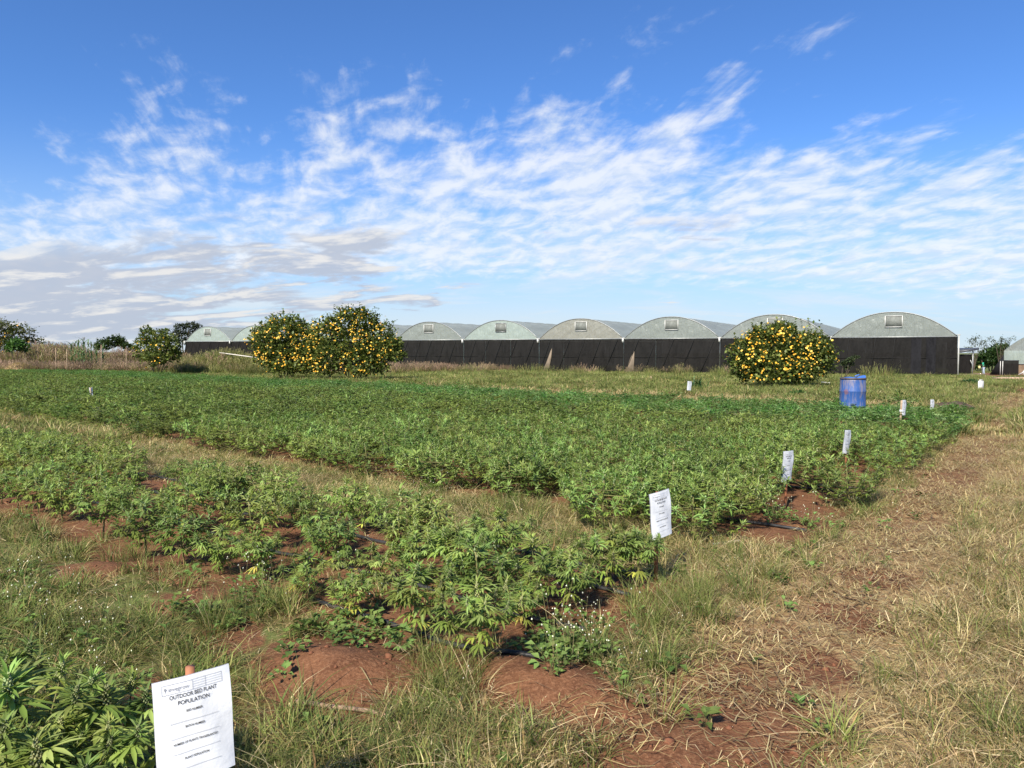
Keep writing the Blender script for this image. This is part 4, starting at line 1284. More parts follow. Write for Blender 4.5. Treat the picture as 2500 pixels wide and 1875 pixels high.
shrub('flowering_bush', 'bush', 'leggy bush with a few yellow flowers beside the leftmost greenhouse', 52.0, 385,
      [(365, 822, 24, 22), (350, 852, 22, 28), (395, 852, 30, 34), (422, 842, 20, 22), (382, 876, 34, 18), (426, 866, 18, 18), (402, 816, 14, 14)],
      .22, 3600, GB, 36, group=GRPB, seed=6, stems=6, frad=.065)
shrub('flowering_bush', 'bush', 'large bush with scattered orange flowers cut by the left edge', 72.0, 10,
      [(0, 815, 42, 32), (46, 822, 34, 28), (82, 842, 26, 16), (20, 846, 30, 18), (-55, 808, 50, 44), (-20, 800, 30, 18)],
      .26, 5200, [(.07, .085, .025), (.10, .10, .03), (.05, .07, .02)], 90, ((.70, .36, .06), (.75, .45, .10)), .08, group=GRPB, seed=7, stems=6)
shrub('shrub', 'bush', 'small fresh green shrub in front of the flowering bush at the left edge', 64.0, 42, [(40, 842, 18, 14), (58, 850, 14, 10), (25, 850, 12, 10)], .22, 900, [(.06, .14, .03), (.08, .17, .04)], seed=8, stems=3)
shrub('shrub', 'bush', 'dark low bush on the skyline left of the leggy flowering bush', 95.0, 275, [(255, 842, 20, 12), (280, 834, 20, 12), (296, 838, 12, 10), (240, 848, 10, 6)], .30, 1800, GD, seed=9, stems=4)
shrub('shrub', 'bush', 'small dark bush right beside the leggy flowering bush on the skyline', 92.0, 318, [(312, 848, 12, 9), (325, 852, 10, 7)], .28, 700, GD, seed=10, stems=2)
shrub('shade_tree', 'tree', 'dark crowned tree rising behind the leftmost greenhouse', 150.0, 450, [(440, 802, 15, 12), (466, 797, 20, 10), (482, 801, 12, 8), (430, 816, 10, 8), (448, 820, 14, 9), (470, 815, 12, 9), (450, 835, 10, 8)], .42, 1800, [(.03, .045, .022), (.045, .055, .03)], seed=11, stems=4, thick=.14, trunk='trunk')
shrub('shade_tree', 'tree', 'spreading green tree beyond the yard, near the far right greenhouse', 125.0, 2421, [(2420, 868, 26, 14), (2440, 858, 22, 14), (2405, 880, 20, 12), (2448, 876, 16, 14), (2428, 885, 20, 9), (2455, 850, 10, 9)], .5, 2600, [(.045, .085, .025), (.06, .11, .03), (.03, .06, .02)], group='trees beyond the yard', seed=12, stems=5, thick=.12, trunk='trunk')
shrub('shade_tree', 'tree', 'lower tree seen just right of the black lean-to', 135.0, 2390, [(2380, 882, 16, 12), (2396, 878, 14, 10), (2372, 890, 12, 8), (2405, 888, 14, 9), (2388, 893, 14, 6)], .5, 1700, [(.045, .085, .025), (.06, .10, .03)], group='trees beyond the yard', seed=13, stems=4, thick=.1, trunk='trunk')
shrub('sapling', 'tree', 'thin feathery sapling standing right behind the blue drum', 40.0, 2054, [(2077, 879, 12, 6), (2062, 888, 9, 6), (2090, 873, 10, 3), (2068, 898, 8, 4), (2080, 890, 6, 4)], .09, 900, [(.05, .07, .03), (.06, .085, .035)], seed=14, stems=3, thick=.022, hollow=0, trunk='trunk')
shrub('shrub', 'bush', 'small dark green bush in the grass left of the white marker post', 37.0, 2368, [(2366, 936, 16, 7), (2380, 938, 10, 5), (2355, 940, 9, 4)], .13, 700, [(.03, .08, .025), (.045, .10, .03)], seed=15, stems=2)
shrub('shrub', 'bush', 'little green weed bush on the straw band between drum and round bush', 24.5, 1945, [(1942, 963, 18, 6), (1930, 966, 12, 4), (1955, 960, 10, 4)], .08, 500, [(.05, .12, .03), (.07, .15, .04)], seed=16, stems=2)
# bare arching twigs
def twigs(label, Y, base_px, tips, seed):
    r_ = random.Random(seed)
    b = at_depth(base_px, 900, Y); b[2] = H(b[0], b[1])
    t = thing('bare_tree', label, 'tree', tuple(b), 0, 'bare trees beyond the yard')
    for px, py in tips:
        e = at_depth(px, py, Y) - b
        m = MB()
        p0, p1, p2, p3 = np.zeros(3), e * (.15, .3, .75), e * (.6, .6, 1.12), e
        P_ = [p0 * (1 - f) ** 3 + 3 * p1 * f * (1 - f) ** 2 + 3 * p2 * f * f * (1 - f) + p3 * f ** 3 for f in np.linspace(0, 1, 9)]
        m.tube(P_, np.linspace(.035, .014, 9), 4)
        m.build('branch', MAT_BARK, t)
        lm = MB()
        for f in range(4, 9):
            for q in range(9):
                L = r_.uniform(.25, .5)
                A = np.array(rot_to((r_.gauss(0, 1), r_.gauss(0, 1), r_.gauss(-.5, .6))))
                lm.add(kite(L, L * .16) @ A.T + P_[f] + np.array((r_.gauss(0, .18), r_.gauss(0, .18), r_.gauss(0, .22))), KT, None, jitter((.08, .10, .05), r_, .3))
        lm.build('leaves', MAT_BUSH, t)['kind'] = 'stuff'
twigs('sparse tree with thin arching twigs above the lean-to roof', 118.0, 2378, [(2358, 850), (2365, 832), (2376, 828), (2388, 824), (2400, 838), (2408, 834), (2412, 846)], 3)
twigs('sparse tree with upright feathery shoots left of the far right greenhouse', 120.0, 2440, [(2422, 836), (2412, 828), (2444, 828), (2450, 826), (2462, 832), (2478, 828)], 4)

# maize, spiky plant, grass clumps by the net wall
def maize(px, py_top, Y, k, lab):
    r_ = random.Random(k)
    b = at_depth(px, 885, Y); b[2] = H(b[0], b[1])
    h = at_depth(px, py_top, Y)[2] - b[2]
    t = thing('maize_plant', lab, 'maize', tuple(b), r_.uniform(0, 6), 'maize plants behind the crop')
    m = MB(); m.tube([(0, 0, 0), (.03, 0, h * .5), (0, .02, h * .92)], (.03, .025, .012), 5, (.14, .17, .07)); m.build('stalk', MAT_BUSH, t)
    lm = MB()
    for i in range(11):
        blade(lm, (0, 0, h * (.25 + .065 * i)), i * 2.6 + r_.uniform(-.4, .4), h * r_.uniform(.32, .46), r_.uniform(.9, 1.7), .055, jitter((.12, .19, .075), r_, .2), 4)
    lm.build('leaves', MAT_BUSH, t)['kind'] = 'stuff'
    m = MB()
    for i in range(7): m.tube([(0, .02, h * .90), (.10 * math.cos(i), .10 * math.sin(i), h)], .008, 3, (.22, .18, .10))
    m.build('tassel', MAT_BUSH, t)
for i, (px, py, Y) in enumerate(((183, 838, 61), (193, 832, 62), (206, 823, 60.5), (216, 835, 63), (224, 839, 61), (175, 842, 60), (236, 843, 62), (200, 848, 58.5), (252, 846, 62))):
    maize(px, py, Y, i, ['tall maize plant at the left of the maize group', 'second maize plant of the group', 'tallest maize plant, its head above the others', 'maize plant right beside the tallest one', 'maize plant in the right half of the group', 'short maize plant at the left end', 'maize plant near the dark skyline bush', 'low maize plant in front of the tallest one', 'rightmost maize plant, below the dark skyline bush'][i])
g = at_depth(1702, 943, 31.0); g[2] = H(g[0], g[1])
t = thing('spiky_plant', 'dark green rosette of sword shaped leaves behind the small sign on the straw band', 'plant', tuple(g))
r_ = random.Random(9)
LM = []
for i in range(4):
    m = MB(); blade(m, (0, 0, 0), 0, 1, .25 + .35 * i, .055, (.045, .10, .03), 4); LM.append(m.mesh('leaf', MAT_BUSH))
for i in range(44):
    L = r_.uniform(.42, .72)
    obj('leaf', LM[i % 4], t, (r_.gauss(0, .12), r_.gauss(0, .12), 0), (0, 0, r_.uniform(0, 6.28)), (L, L, L))
for i, (px, Y, k, lab) in enumerate(((2130, 53, 1.25, 'tall green grass clump against the black net, right of the sapling'), (2155, 53.5, 1.35, 'tallest green grass clump against the black net, behind the drum'), (2180, 54, 1.0, 'shorter green grass clump against the black net, nearer its corner post'), (2115, 55, .9, 'thin grass clump at the foot of the net wall, left of the taller clumps'))):
    b = at_depth(px, 900, Y); b[2] = H(b[0], b[1]) - .02
    o = obj('grass_clump', GRN2[i % 2], None, tuple(b), (0, 0, i), (k, k, k * 1.1)); tag(o, lab, 'grass', 'grass clumps along the net wall')
    o['kind'] = 'thing'
# broad lobed weed in front of the tallest front plant
g = on_ground(975, 1590)
t = thing('lobed_weed', 'pale green weed with broad lobed leaves at the foot of the tallest front plant', 'weed', tuple(g))
m = MB()
for a in range(-2, 3):
    V, T, Q = finger(1.0 - .12 * abs(a), .17, a * R(36), .2, True); m.add(V, T, Q, (.17, .27, .075))
lme = m.mesh('leaf', MAT_LEAF)
r_ = random.Random(4)
for i in range(13):
    a = i * 2.4; el = R(r_.uniform(-15, 45)); z = r_.uniform(.03, .15)
    d = (math.cos(a) * math.cos(el), math.sin(a) * math.cos(el), math.sin(el))
    A = rot_to(d).to_4x4(); L = r_.uniform(.045, .07)
    A.translation = Vector((math.cos(a) * .04, math.sin(a) * .04, z))
    o = obj('leaf', lme, t); o.matrix_local = A @ Matrix.Scale(L, 4)
    m = MB(); m.tube([(0, 0, 0), (math.cos(a) * .02, math.sin(a) * .02, z * .7), (math.cos(a) * .04, math.sin(a) * .04, z)], .002, 4, (.14, .18, .06)); m.build('stalk', MAT_LEAF, t)

# ================================================================== bed signs
PAPER = plain('white_paper', (.71, .73, .76), .55, .3, .07, 9, 0, .35)
INK = plain('black_ink', (.02, .02, .022), .7, .2, .1, 8)
GREY_INK = plain('grey_ink', (.30, .31, .34), .7, .2, .1, 8)
POST_M = plain('rusty_post', (.30, .125, .065), .7, .3, .25, 9)
WOOD_M = plain('weathered_stake', (.30, .22, .15), .85, .2, .3, 14)
PW, PH = .210, .297
def paper_y(x, z):               # gentle curl and crinkles of the sheet, x from -PW/2, z from 0 down
    return .008 * (x / (PW / 2)) ** 2 * (1 + .5 * np.sin(z * 14)) + .0022 * np.sin(z * 26 + x * 9) + .0012 * np.sin(x * 60 + z * 22)
def text_mesh(lines, gap=.0015):
    Vs, Fs, n = [], [], 0
    for body, x, z, size, align, wmax in lines:
        c = bpy.data.curves.new('lettering', 'FONT')
        c.body = body; c.size = size; c.align_x = align; c.align_y = 'CENTER'
        c.offset = size * .012 if size < .012 else size * .004
        o = bpy.data.objects.new('lettering', c)
        COL.objects.link(o)
        bpy.context.view_layer.update()
        me = bpy.data.meshes.new_from_object(o.evaluated_get(bpy.context.evaluated_depsgraph_get()))
        V = np.zeros(len(me.vertices) * 3); me.vertices.foreach_get('co', V); V = V.reshape(-1, 3)
        w = V[:, 0].max() - V[:, 0].min()
        if wmax and w > wmax: V[:, 0] *= wmax / w
        V2 = np.stack([V[:, 0] + x, np.zeros(len(V)), V[:, 1] + z], 1)
        V2[:, 1] = paper_y(V2[:, 0], V2[:, 2]) - gap
        for p in me.polygons: Fs.append(tuple(i + n for i in p.vertices))
        Vs.append(V2); n += len(V2)
        COL.objects.unlink(o); bpy.data.objects.remove(o); bpy.data.curves.remove(c); bpy.data.meshes.remove(me)
    me = bpy.data.meshes.new('lettering')
    me.from_pydata(np.concatenate(Vs).tolist(), [], Fs)
    return me
h = PH
big = text_mesh([('OUTDOOR BED PLANT', 0, -.172 * h, .0160, 'CENTER', .128), ('POPULATION', 0, -.237 * h, .0160, 'CENTER', .085),
                 ('BED NUMBER', 0, -.325 * h, .0090, 'CENTER', .044), ('BATCH NUMBER', 0, -.475 * h, .0090, 'CENTER', .052),
                 ('NUMBER OF PLANTS TRANSPLANTED', 0, -.620 * h, .0090, 'CENTER', .120), ('PLANT POPULATION', 0, -.765 * h, .0090, 'CENTER', .066)])
big.materials.append(INK)
logo = text_mesh([('invegrow', -.066, -.092 * h, .0165, 'LEFT', .054)])
logo.materials.append(GREY_INK)
def strip(m, x0, z0, x1, z1, w, n=10):
    d = np.array((x1 - x0, z1 - z0)); d = d / np.linalg.norm(d); p = np.array((-d[1], d[0])) * w
    V = []
    for i in range(n + 1):
        f = i / n; x = x0 + (x1 - x0) * f; z = z0 + (z1 - z0) * f
        for q in (-1, 1):
            xx, zz = x + p[0] * q, z + p[1] * q
            V.append((xx, float(paper_y(xx, zz)) - .0015, zz))
    m.add(V, None, [(2 * i, 2 * i + 1, 2 * i + 3, 2 * i + 2) for i in range(n)])
m = MB()
for f in (.42, .565, .71, .855): strip(m, -.066, -f * h, .066, -f * h, .0004)
rules = m.mesh('ruled_lines', GREY_INK)
m = MB()
xa, xb, xm, xc, za, zb = -.083, .080, -.002, .034, -.045 * h, -.135 * h
for q in ((xa, za, xb, za), (xa, zb, xm, zb), (xa, za, xa, zb), (xb, za, xb, zb), (xm, za, xm, zb), (xc, za, xc, zb), (xm, zb, xb, zb)): strip(m, *q, .0005)
for i in range(1, 4): strip(m, xm, za + (zb - za) * i / 4, xb, za + (zb - za) * i / 4, .0004)
table = m.mesh('table_lines', GREY_INK)
m = MB()                       # the small leaf shaped emblem before the name
lx, lz = -.0735, -.088 * h
V = [(lx, float(paper_y(lx, lz)) - .0015, lz + .0068), (lx + .0042, float(paper_y(lx, lz)) - .0015, lz + .001), (lx, float(paper_y(lx, lz)) - .0015, lz - .0035), (lx - .0042, float(paper_y(lx, lz)) - .0015, lz + .001)]
m.add(V, [(0, 2, 1), (0, 3, 2)]); strip(m, lx, lz - .003, lx, lz - .0075, .0007, 2)
emblem = m.mesh('emblem', GREY_INK)
m = MB()
m.grid(lambda i, j: ((i - .5) * PW, float(paper_y((i - .5) * PW, -j * PH)), -j * PH), 14, 18)
paper_me = m.mesh('paper', PAPER, True)
m = MB()
m.grid(lambda i, j: ((i - .5) * PW, float(paper_y((i - .5) * PW, -j * PH)) + .006, -j * PH), 8, 10)
card_me = m.mesh('backing_card', plain('backing_card_grey', (.35, .36, .40), .7, .3, .1, 6), True)
def sign(px, py, Z, yaw, roll, label, scale=1.0, lean=0.0, post=POST_M, off=(0, 0), over=-.004, prad=.0125, nearest=False, post_shift=0.0):
    top = at_depth(px, py, Z)
    gz = float(H(top[0], top[1]))
    t = thing('bed_sign', label, 'sign', (top[0], top[1], gz), yaw, 'white paper signs at the bed ends')
    hh = top[2] - gz
    pr = MB(); pr.tube([(post_shift, .030 * scale, -.12), (post_shift, .026 * scale, hh * .5), (post_shift * .6, .022 * scale, hh + over)], prad, 8)
    pr.build('post', post, t, True)
    pa = obj('paper', paper_me, t, (off[0], 0, hh + off[1]), (lean, roll, 0), (scale,) * 3)
    bc = obj('backing_card', card_me, t, (off[0], 0, hh + off[1]), (lean, roll, 0), (scale,) * 3)
    for nm, me in (('lettering', big), ('brand_lettering', logo), ('ruled_lines', rules), ('table_lines', table), ('emblem', emblem)):
        obj('lettering' if 'letter' in nm else nm, me, pa)
    return t
sign(469, 1646, 1.96, R(37), R(-1), 'nearest white paper sign, large in the lower left, its bottom cut by the picture edge', .94, R(-6), over=.014)
sign(1612, 1200, 4.72, R(42), R(-3.5), 'white paper sign on a rusty post at the end of the near bed', 1.0, R(-3))
sign(1927, 1101, 7.05, R(44), R(2.5), 'white paper sign on a thin stake, next one beyond the rusty post sign', 1.0, R(2))
sign(2072, 1050, 9.3, R(46), R(4), 'white paper sign low on a short post before the crumpled foil bag', 1.0, R(3))
t5 = sign(2206, 977, 14.4, R(44), R(3), 'white paper sign hung beside a taped wooden stake, right of the blue drum', 1.0, 0, WOOD_M, (.06, 0), .0, .02, post_shift=-.06)
for zz in (.10, .32):
    m = MB(); m.tube([(-.06, .028, zz), (-.058, .026, zz + .05)], .026, 8); m.build('tape', WHITE_PIPE, t5)
sign(2277, 975.5, 17.3, R(40), R(1), 'farthest white paper sign in the line, left of the dark soil heap', 1.0)
sign(1684, 931, 24.5, R(38), R(4), 'tiny white paper sign in front of the spiky plant', 1.0)
# blank marker stubs
c = at_depth(2395, 929, 29.0); gz = float(H(c[0], c[1]))
t = thing('marker_post', 'short white marker post in the far grass near the path', 'post', (c[0], c[1], gz), .2)
m = MB(); m.box((0, 0, (c[2] - gz) / 2 - .05), (.24, .03, c[2] - gz + .08)); m.box((0, 0, c[2] - gz + .01), (.15, .03, .05)); m.build('plate', WHITE_PIPE, t)
m = MB(); m.tube([(0, .03, -.05), (0, .03, (c[2] - gz) * .6)], .03, 6); m.build('stake', WOOD_M, t)
c = at_depth(221, 946, 20.0); gz = float(H(c[0], c[1]))
t = thing('marker_stake', 'thin white marker stake standing alone in the left part of the big field', 'stake', (c[0], c[1], gz))
m = MB(); m.box((0, 0, (c[2] - gz) / 2), (.035, .02, c[2] - gz)); m.build('stake', WOOD_M, t)
m = MB(); m.grid(lambda i, j: ((i - .5) * .06 + .02 * (1 - j), -.02 + .05 * i, c[2] - gz - .24 * (1 - j)), 3, 4); m.build('paper', PAPER, t)

# ================================================================== blue drum
def drum_material():
    t = NT('blue_drum_plastic'); co = t.coord('Object')
    st = t.noise(6, 6, .7, t.map(co, (3.2, 3.2, .5)), .6); bl = t.noise(3.0, 5, .6, co)
    z = t.n('ShaderNodeSeparateXYZ'); t.L.new(co, z.inputs[0])
    hi = t.ramp(z.outputs[2], .45, .85)
    dirt = t.math('MULTIPLY', t.ramp(t.math('ADD', st, t.math('MULTIPLY', hi, .10)), .50, .70), .62)
    c = t.mix(t.ramp(bl, .3, .7), (.018, .062, .21), (.030, .085, .27))
    c = t.mix(dirt, c, (.25, .20, .17))
    blot = t.n('ShaderNodeVectorMath', operation='DISTANCE'); t.L.new(co, blot.inputs[0]); blot.inputs[1].default_value = (-.24, -.17, .60)
    c = t.mix(t.ramp(t.math('ADD', blot.outputs['Value'], t.math('MULTIPLY', t.math('SUBTRACT', bl, .5), .12)), .05, .09, .55, 0.0), c, (.20, .075, .045))
    return t.done(t.pbr(c, .48, .4, 0, t.bump(st, .15, .01)))
DRUM = drum_material()
c = at_depth(2081, 1000, 16.8); gz = float(H(c[0], c[1]))
dz = at_depth(2081, 921, 16.8)[2] - gz
t = thing('blue_drum', 'blue plastic drum with a loose lid and dirt streaks behind the crop', 'drum', (c[0], c[1], gz - .01))
t.scale = (dz / .97, dz / .97, dz / .90)
m = MB()
m.lathe([(.0, .0), (.27, .0), (.285, .02), (.292, .08), (.293, .25), (.298, .265), (.298, .28), (.291, .295), (.290, .58), (.296, .595), (.296, .61), (.289, .625), (.286, .84), (.280, .872), (.265, .872), (.27, .84), (.275, .4), (.27, .03), (0, .02)], 40)
m.build('barrel', DRUM, t, True)
m = MB(); m.lathe([(.284, .865), (.296, .868), (.298, .885), (.294, .90), (.282, .902), (.274, .89), (.276, .868)], 40); m.build('rim', plain('rim_rust', (.07, .06, .065), .7, .3, .4, 8), t, True)
m = MB()
def lid(i, j):
    a = i * 2 * math.pi; r = .245 * j
    x, y = r * math.cos(a), r * math.sin(a)
    return (x + .03, y - .02, .905 + .02 * max(0, x / .25) + .022 * math.sin(a * 2 + 1) * j + .012 * math.cos(3 * a) * j)
m.grid(lid, 28, 5)
m.grid(lambda i, j: tuple(np.array(lid(i, 1)) + (0, 0, -.03 * j)), 28, 1)
ld = m.build('lid', plain('lid_blue', (.04, .12, .38), .45, .4, .12, 6), t, True)
m = MB(); m.tube([(.0, -.10, .935), (.10, -.05, .965), (.18, .05, .968)], .014, 6); m.build('lid_handle', ld.data.materials[0], ld)

# ================================================================== drip pipes, litter, heaps
PIPE_M = plain('black_drip_pipe', (.022, .022, .024), .5, .4, .4, 10)
def drip(s, t0, t1, lab, seed, r=.0135):
    n = int((t1 - t0) / .12) + 2
    tt = np.linspace(t0, t1, n)
    ss = s + .10 * (fbm(tt * .6 + seed * 7, tt * 0, seed) - .5) * 2
    x, y = XY(ss, tt)
    m = MB(); m.tube(np.stack([x, y, H(x, y) + r * .8 + .012 * fbm(tt * 2, tt * 0, seed + 5)], 1), r, 6)
    tag(m.build('drip_pipe', PIPE_M, None, True), lab, 'pipe', 'black drip pipes on the beds')
drip(2.76, 1.95, 3.6, 'front black drip pipe of the near bed, ending bare beside the tall grass clump', 1)
drip(3.34, 2.0, 15, 'second black drip pipe of the near bed, running behind the front plants', 2)
drip(3.98, 2.1, 15, 'third black drip pipe of the near bed', 3)
drip(4.42, 2.1, 15, 'rearmost black drip pipe of the near bed, next to the grass strip', 4)
drip(6.38, 1.7, 4, 'black drip pipe in the small gap at the front edge of the big field', 5)
drip(8.38, 1.55, 6, 'nearer drip pipe in the bare red gap of the big field', 6)
drip(8.62, 1.7, 6, 'farther drip pipe in the bare red gap of the big field', 7)
drip(20.3, 3.0, 12, 'dark pipe lying along the straw band left of the blue drum', 8, .02)
STICK = plain('dry_branch', (.24, .16, .115), .9, .15, .35, 25, 0, .4)
P_ = [on_ground(a, b) + (0, 0, .012) for a, b in ((722, 1719), (760, 1724), (800, 1731), (860, 1737), (905, 1743), (955, 1757), (1000, 1766), (1022, 1770))]
t = thing('fallen_branch', 'thin fallen branch lying below the bare red mound', 'branch', tuple(P_[3]))
m = MB(); m.tube([p - P_[3] for p in P_], np.linspace(.011, .007, 8), 7); m.build('limb', STICK, t, True)
for a, b in (((955, 1757), (985, 1785)), ((940, 1752), (950, 1725)), ((800, 1731), (812, 1748))):
    m = MB(); q = on_ground(*a) + (0, 0, .012) - P_[3]; e = on_ground(*b) + (0, 0, .02) - P_[3]
    m.tube([q, q * .4 + e * .6 + (0, 0, .004), e], (.006, .004, .002), 5); m.build('twig', STICK, t)
for i, (pp, lab) in enumerate(((((2340, 1782), (2400, 1800), (2470, 1826), (2540, 1850)), 'long straw stalk lying across the lower right corner'), (((2330, 1845), (2420, 1862), (2510, 1868)), 'second straw stalk at the lower right corner, below the long one'),
                               (((2035, 1448), (2060, 1462), (2090, 1468), (2125, 1478)), 'thin dark twig lying on the bare path'), (((2150, 1340), (2190, 1352), (2240, 1345), (2262, 1340)), 'bleached stalk lying across the middle of the path'))):
    Q_ = [on_ground(a, b) + (0, 0, .03 if i < 2 else .01) for a, b in pp]
    m = MB(); m.tube(Q_, .0028 if i < 2 else .0045, 5)
    tag(m.build('stalk', plain('stalk_%d' % i, (.48, .40, .24) if i != 2 else (.10, .06, .04), .8, .2, .2, 20), None), lab, 'stalk', 'loose stalks on the ground')
g = on_ground(1772, 1330)
t = thing('pipe_offcut', 'cream plastic pipe offcut with a blue end lying in the grass', 'pipe', tuple(g + (0, 0, .015)), .12)
m = MB(); m.tube([(-.02, 0, 0), (.11, .01, .008)], .013, 8); m.build('tube', plain('cream_plastic', (.62, .55, .40), .5, .4, .1, 6), t, True)
m = MB(); m.tube([(-.11, -.01, -.004), (-.02, 0, 0)], .012, 8); m.build('sleeve', plain('faded_blue', (.10, .22, .34), .5, .4, .2, 6), t, True)
m = MB(); m.box((-.10, .05, .03), (.03, .006, .05), .4); m.build('clip', plain('yellow_clip', (.60, .48, .08), .6, .3, .1, 6), t)
def crumple(name, px, py, size, mat, lab, cat, seed, flat=.45):
    g = on_ground(px, py); r_ = random.Random(seed)
    m = MB()
    def f(i, j):
        th, ph = i * 2 * math.pi, (j - .5) * math.pi
        d = np.array((math.cos(th) * math.cos(ph), math.sin(th) * math.cos(ph), math.sin(ph)))
        k = .55 + .9 * float(vnoise(d[0] * 2.6 + seed, d[1] * 2.6 + d[2] * 3, seed))
        return tuple(d * k * size * (1, 1, flat))
    m.grid(f, 16, 8)
    tag(m.build(name, mat, None, loc=tuple(g + (0, 0, size * flat * .6))), lab, cat)
FOIL = plain('silver_bag', (.50, .53, .53), .3, .5, .25, 12, .6)
crumple('crumpled_bag', 2230, 1082, .11, FOIL, 'crumpled silvery bag caught at the edge of the crop near the path', 'bag', 4, .8)
crumple('paper_scrap', 2085, 1222, .055, plain('scrap_white', (.58, .54, .48), .8, .2, .15, 15), 'dirty white scrap of paper in the verge grass below the short post sign', 'litter', 6)
HEAP_M = plain('dark_compost', (.075, .052, .042), .95, .1, .4, 7, 0, .7)
g = on_ground(2352, 1012)
m = MB()
def heap(i, j):
    a = i * 2 * math.pi; r = 1 - j
    x, y = .95 * r * math.cos(a), .8 * r * math.sin(a)
    z = .36 * math.exp(-2.2 * r * r) * (1 + .6 * (float(fbm(x * 3 + 9, y * 3, 5, 3)) - .5)) - .06 * r
    return (x, y, z)
m.grid(heap, 40, 14)
tag(m.build('soil_heap', HEAP_M, None, True, loc=tuple(g + (0, .45, -.02))), 'low heap of dark grey soil beside the path, right of the farthest sign', 'soil heap')
pts = []; 
for _ in range(120):
    a = rp.uniform(0, 6.28); rr = rp.uniform(.62, 1.05)
    if rp.random() < .75 and math.sin(a) > .2: continue
    pts.append((g[0] + .95 * rr * math.cos(a), g[1] + .45 + .85 * rr * math.sin(a)))
scatter('heap_grass', np.array(pts), np.random.default_rng(3).uniform(.5, .9, len(pts)), np.random.default_rng(4).integers(0, 3, len(pts)), TALL_T, 'green grass and weeds growing round the foot of the dark soil heap', .3, .05, 23)
g = at_depth(45, 893, 57); g[2] = H(g[0], g[1])
m = MB()
m.grid(lambda i, j: (1.25 * (1 - j) * math.cos(i * 6.283), 1.0 * (1 - j) * math.sin(i * 6.283), .62 * (1 - (1 - j) ** 2) * (.8 + .4 * float(vnoise(i * 9, j * 5, 3))) + .1), 24, 8, (.36, .26, .15))
r_ = random.Random(2)
for _ in range(700):
    a = r_.uniform(0, 6.28); j = r_.random() ** .5
    blade(m, (1.2 * j * math.cos(a), 1.0 * j * math.sin(a), .1 + .62 * (1 - j * j)), r_.uniform(0, 6.28), r_.uniform(.15, .4), r_.uniform(.8, 2), .012, jitter(r_.choice(G_DRY), r_, .2), 2)
tag(m.build('straw_heap', MAT_GRASS, None, loc=tuple(g)), 'low heap of cut straw at the far left edge of the crop', 'straw heap')
# white pipe resting on the grassy hump, thin poles in the purple grass, small sticks
TAN_PIPE = plain('dull_white_pipe', (.5, .47, .42), .6, .3, .15, 3)
a, b = at_depth(536, 861, 57.5), at_depth(632, 874, 56.0)
m = MB(); m.tube([a, b], .04, 8); tag(m.build('long_pipe', TAN_PIPE, None, True), 'long white pipe propped on the grassy hump left of the big bushes', 'pipe')
for px, y0, y1, lab in ((163, 853, 884, 'thin pole in the purple grass left of the maize'), (136, 850, 876, 'pale thin pole in the purple grass, leftmost of the poles'), (247, 842, 884, 'tallest thin pole, standing in the purple grass right of the maize'), (308, 852, 882, 'thin pole in the purple grass near the leggy flowering bush'), (369, 860, 892, 'short pale pole before the leggy flowering bush')):
    a, b = at_depth(px, y0, 55), at_depth(px, y1 + 6, 55)
    b[2] = H(b[0], b[1]) - .05
    m = MB(); m.tube([b, a], .022, 6); tag(m.build('thin_pole', WOOD_M, None), lab, 'pole', 'thin poles in the purple grass')
a = on_ground(1589, 931); m = MB(); m.tube([a - (0, 0, .1), a + (.02, 0, .30)], .045, 6); tag(m.build('wooden_stake', WOOD_M, None), 'short brown stake in the meadow left of the tiny sign', 'stake')
a, b = on_ground(2006, 940), on_ground(2026, 941); m = MB(); m.tube([a + (0, 0, .14), b + (0, 0, .12)], .035, 6); tag(m.build('white_stick', WHITE_PIPE, None), 'white stick lying in the grass right of the round bush', 'stick')

# ================================================================== person in the yard
SKIN = plain('dark_skin', (.075, .042, .028), .6, .3, .1, 20)
SHIRT = plain('green_shirt', (.03, .30, .19), .8, .2, .12, 9)
JEANS = plain('pale_blue_jeans', (.30, .36, .45), .85, .2, .15, 9)
def skinned(name, mat, chain, parent):
    """one continuous surface grown over joints: chain = [(point, radius, index of the joint it hangs from)]"""
    me = bpy.data.meshes.new(name)
    me.from_pydata([c[0] for c in chain], [(i, c[2]) for i, c in enumerate(chain) if c[2] is not None], [])
    o = obj(name, me, parent)
    o.modifiers.new('skin', 'SKIN'); 
    for v, c in zip(me.skin_vertices[0].data, chain): v.radius = (c[1], c[1] * .85)
    me.skin_vertices[0].data[0].use_root = True
    sd = o.modifiers.new('sub', 'SUBSURF'); sd.levels = sd.render_levels = 2
    me.materials.append(mat)
    return o
c = at_depth(2400, 917, 80.0); gz = float(H(c[0], c[1]))
t = thing('person', 'person in a green shirt and pale trousers standing in the yard, holding a container', 'person', (c[0], c[1], gz), R(-25))
t.scale = (.95,) * 3
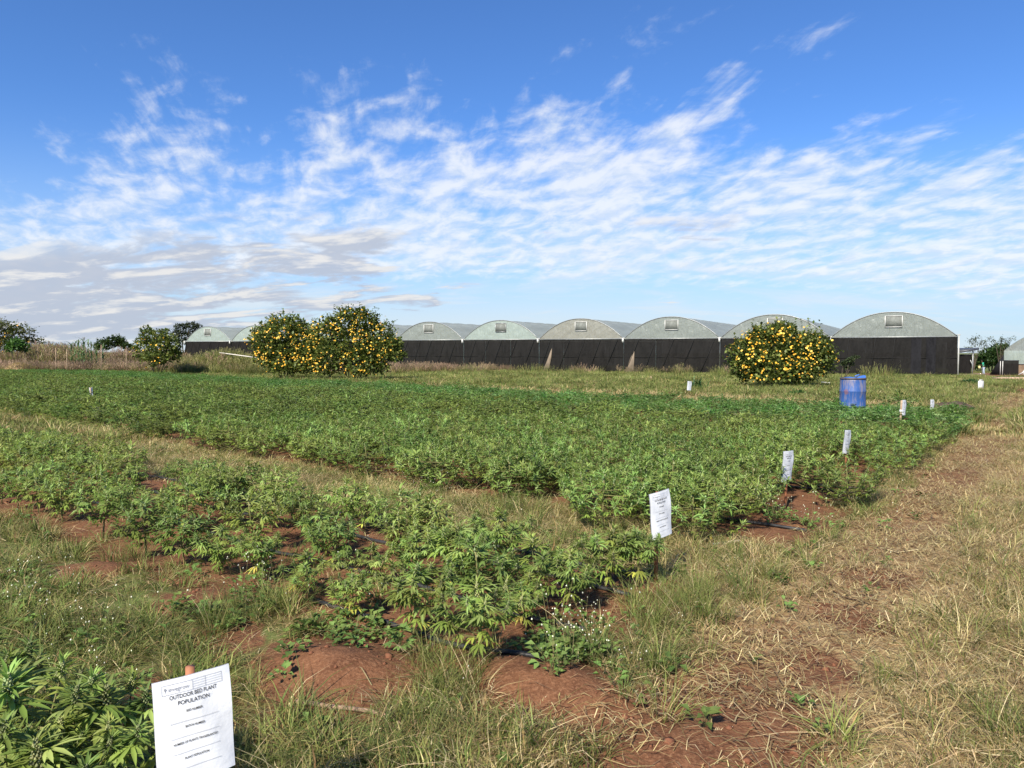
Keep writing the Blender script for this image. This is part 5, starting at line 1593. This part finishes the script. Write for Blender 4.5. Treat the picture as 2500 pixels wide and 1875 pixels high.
# faces local -x; leaning forward a little
skinned('body', SKIN, [((0, 0, .93), .13, None), ((-.02, 0, 1.12), .125, 0), ((-.06, 0, 1.32), .13, 1), ((-.10, 0, 1.44), .075, 2), ((-.13, 0, 1.50), .052, 3), ((-.17, 0, 1.585), .085, 4), ((-.18, 0, 1.67), .082, 5), ((-.17, 0, 1.73), .05, 6),
    ((-.05, .18, 1.40), .06, 2), ((-.10, .24, 1.14), .042, 8), ((-.34, .16, 1.10), .033, 9), ((-.41, .13, 1.09), .036, 10), ((-.47, .12, 1.07), .022, 11),
    ((-.05, -.18, 1.40), .06, 2), ((-.12, -.25, 1.15), .042, 13), ((-.35, -.16, 1.12), .033, 14), ((-.42, -.13, 1.10), .036, 15), ((-.48, -.12, 1.08), .022, 16),
    ((.0, .10, .86), .095, 0), ((-.03, .11, .50), .062, 18), ((.02, .12, .10), .042, 19), ((-.02, .12, .04), .042, 20), ((-.17, .13, .03), .03, 21),
    ((.02, -.10, .86), .095, 0), ((.03, -.11, .50), .062, 23), ((.09, -.12, .10), .042, 24), ((.05, -.12, .04), .042, 25), ((-.10, -.13, .03), .03, 26)], t)
skinned('shirt', SHIRT, [((.0, 0, .88), .165, None), ((-.02, 0, 1.10), .15, 0), ((-.06, 0, 1.32), .155, 1), ((-.09, 0, 1.43), .085, 2), ((-.05, .19, 1.40), .08, 2), ((-.09, .25, 1.20), .065, 4), ((-.05, -.19, 1.40), .08, 2), ((-.10, -.25, 1.20), .065, 6)], t)
skinned('trousers', JEANS, [((.0, 0, .90), .15, None), ((.0, .10, .82), .115, 0), ((-.03, .11, .50), .085, 1), ((.02, .12, .09), .07, 2), ((.02, -.10, .82), .115, 0), ((.03, -.11, .50), .085, 4), ((.09, -.12, .09), .07, 5)], t)
m = MB()
m.grid(lambda i, j: (-.165 + .095 * math.cos(i * 6.283) * math.cos(j * 1.5), .088 * math.sin(i * 6.283) * math.cos(j * 1.5), 1.655 + .115 * math.sin(j * 1.5)), 14, 6)
m.build('hair', plain('black_hair', (.012, .010, .010), .8, .2, .2, 30), t, True)
m = MB()
for sy in (-1, 1): m.box((-.258, sy * .032, 1.635), (.012, .022, .014))
m.build('eyes', plain('eye_dark', (.02, .015, .015), .4, .4, .1, 20), t)
m = MB(); m.add([(-.255, -.014, 1.60), (-.255, .014, 1.60), (-.285, 0, 1.595), (-.255, 0, 1.64)], [(0, 2, 3), (1, 3, 2), (0, 1, 2)]); m.build('nose', SKIN, t)
o = thing('container', 'small yellowish container held in front of the standing person', 'container', (c[0] - .36 * math.cos(R(-25)), c[1] - .36 * math.sin(R(-25)), gz + .74))
m = MB(); m.lathe([(0, 0), (.11, 0), (.12, .02), (.12, .26), (.05, .31), (.05, .35), (0, .35)], 16); m.build('jug', plain('yellow_jug', (.55, .52, .22), .5, .4, .1, 6), o, True)
m = MB(); m.lathe([(0, -.10), (.09, -.10), (.10, -.01), (0, -.01)], 12); m.build('base', DARK_POST, o)
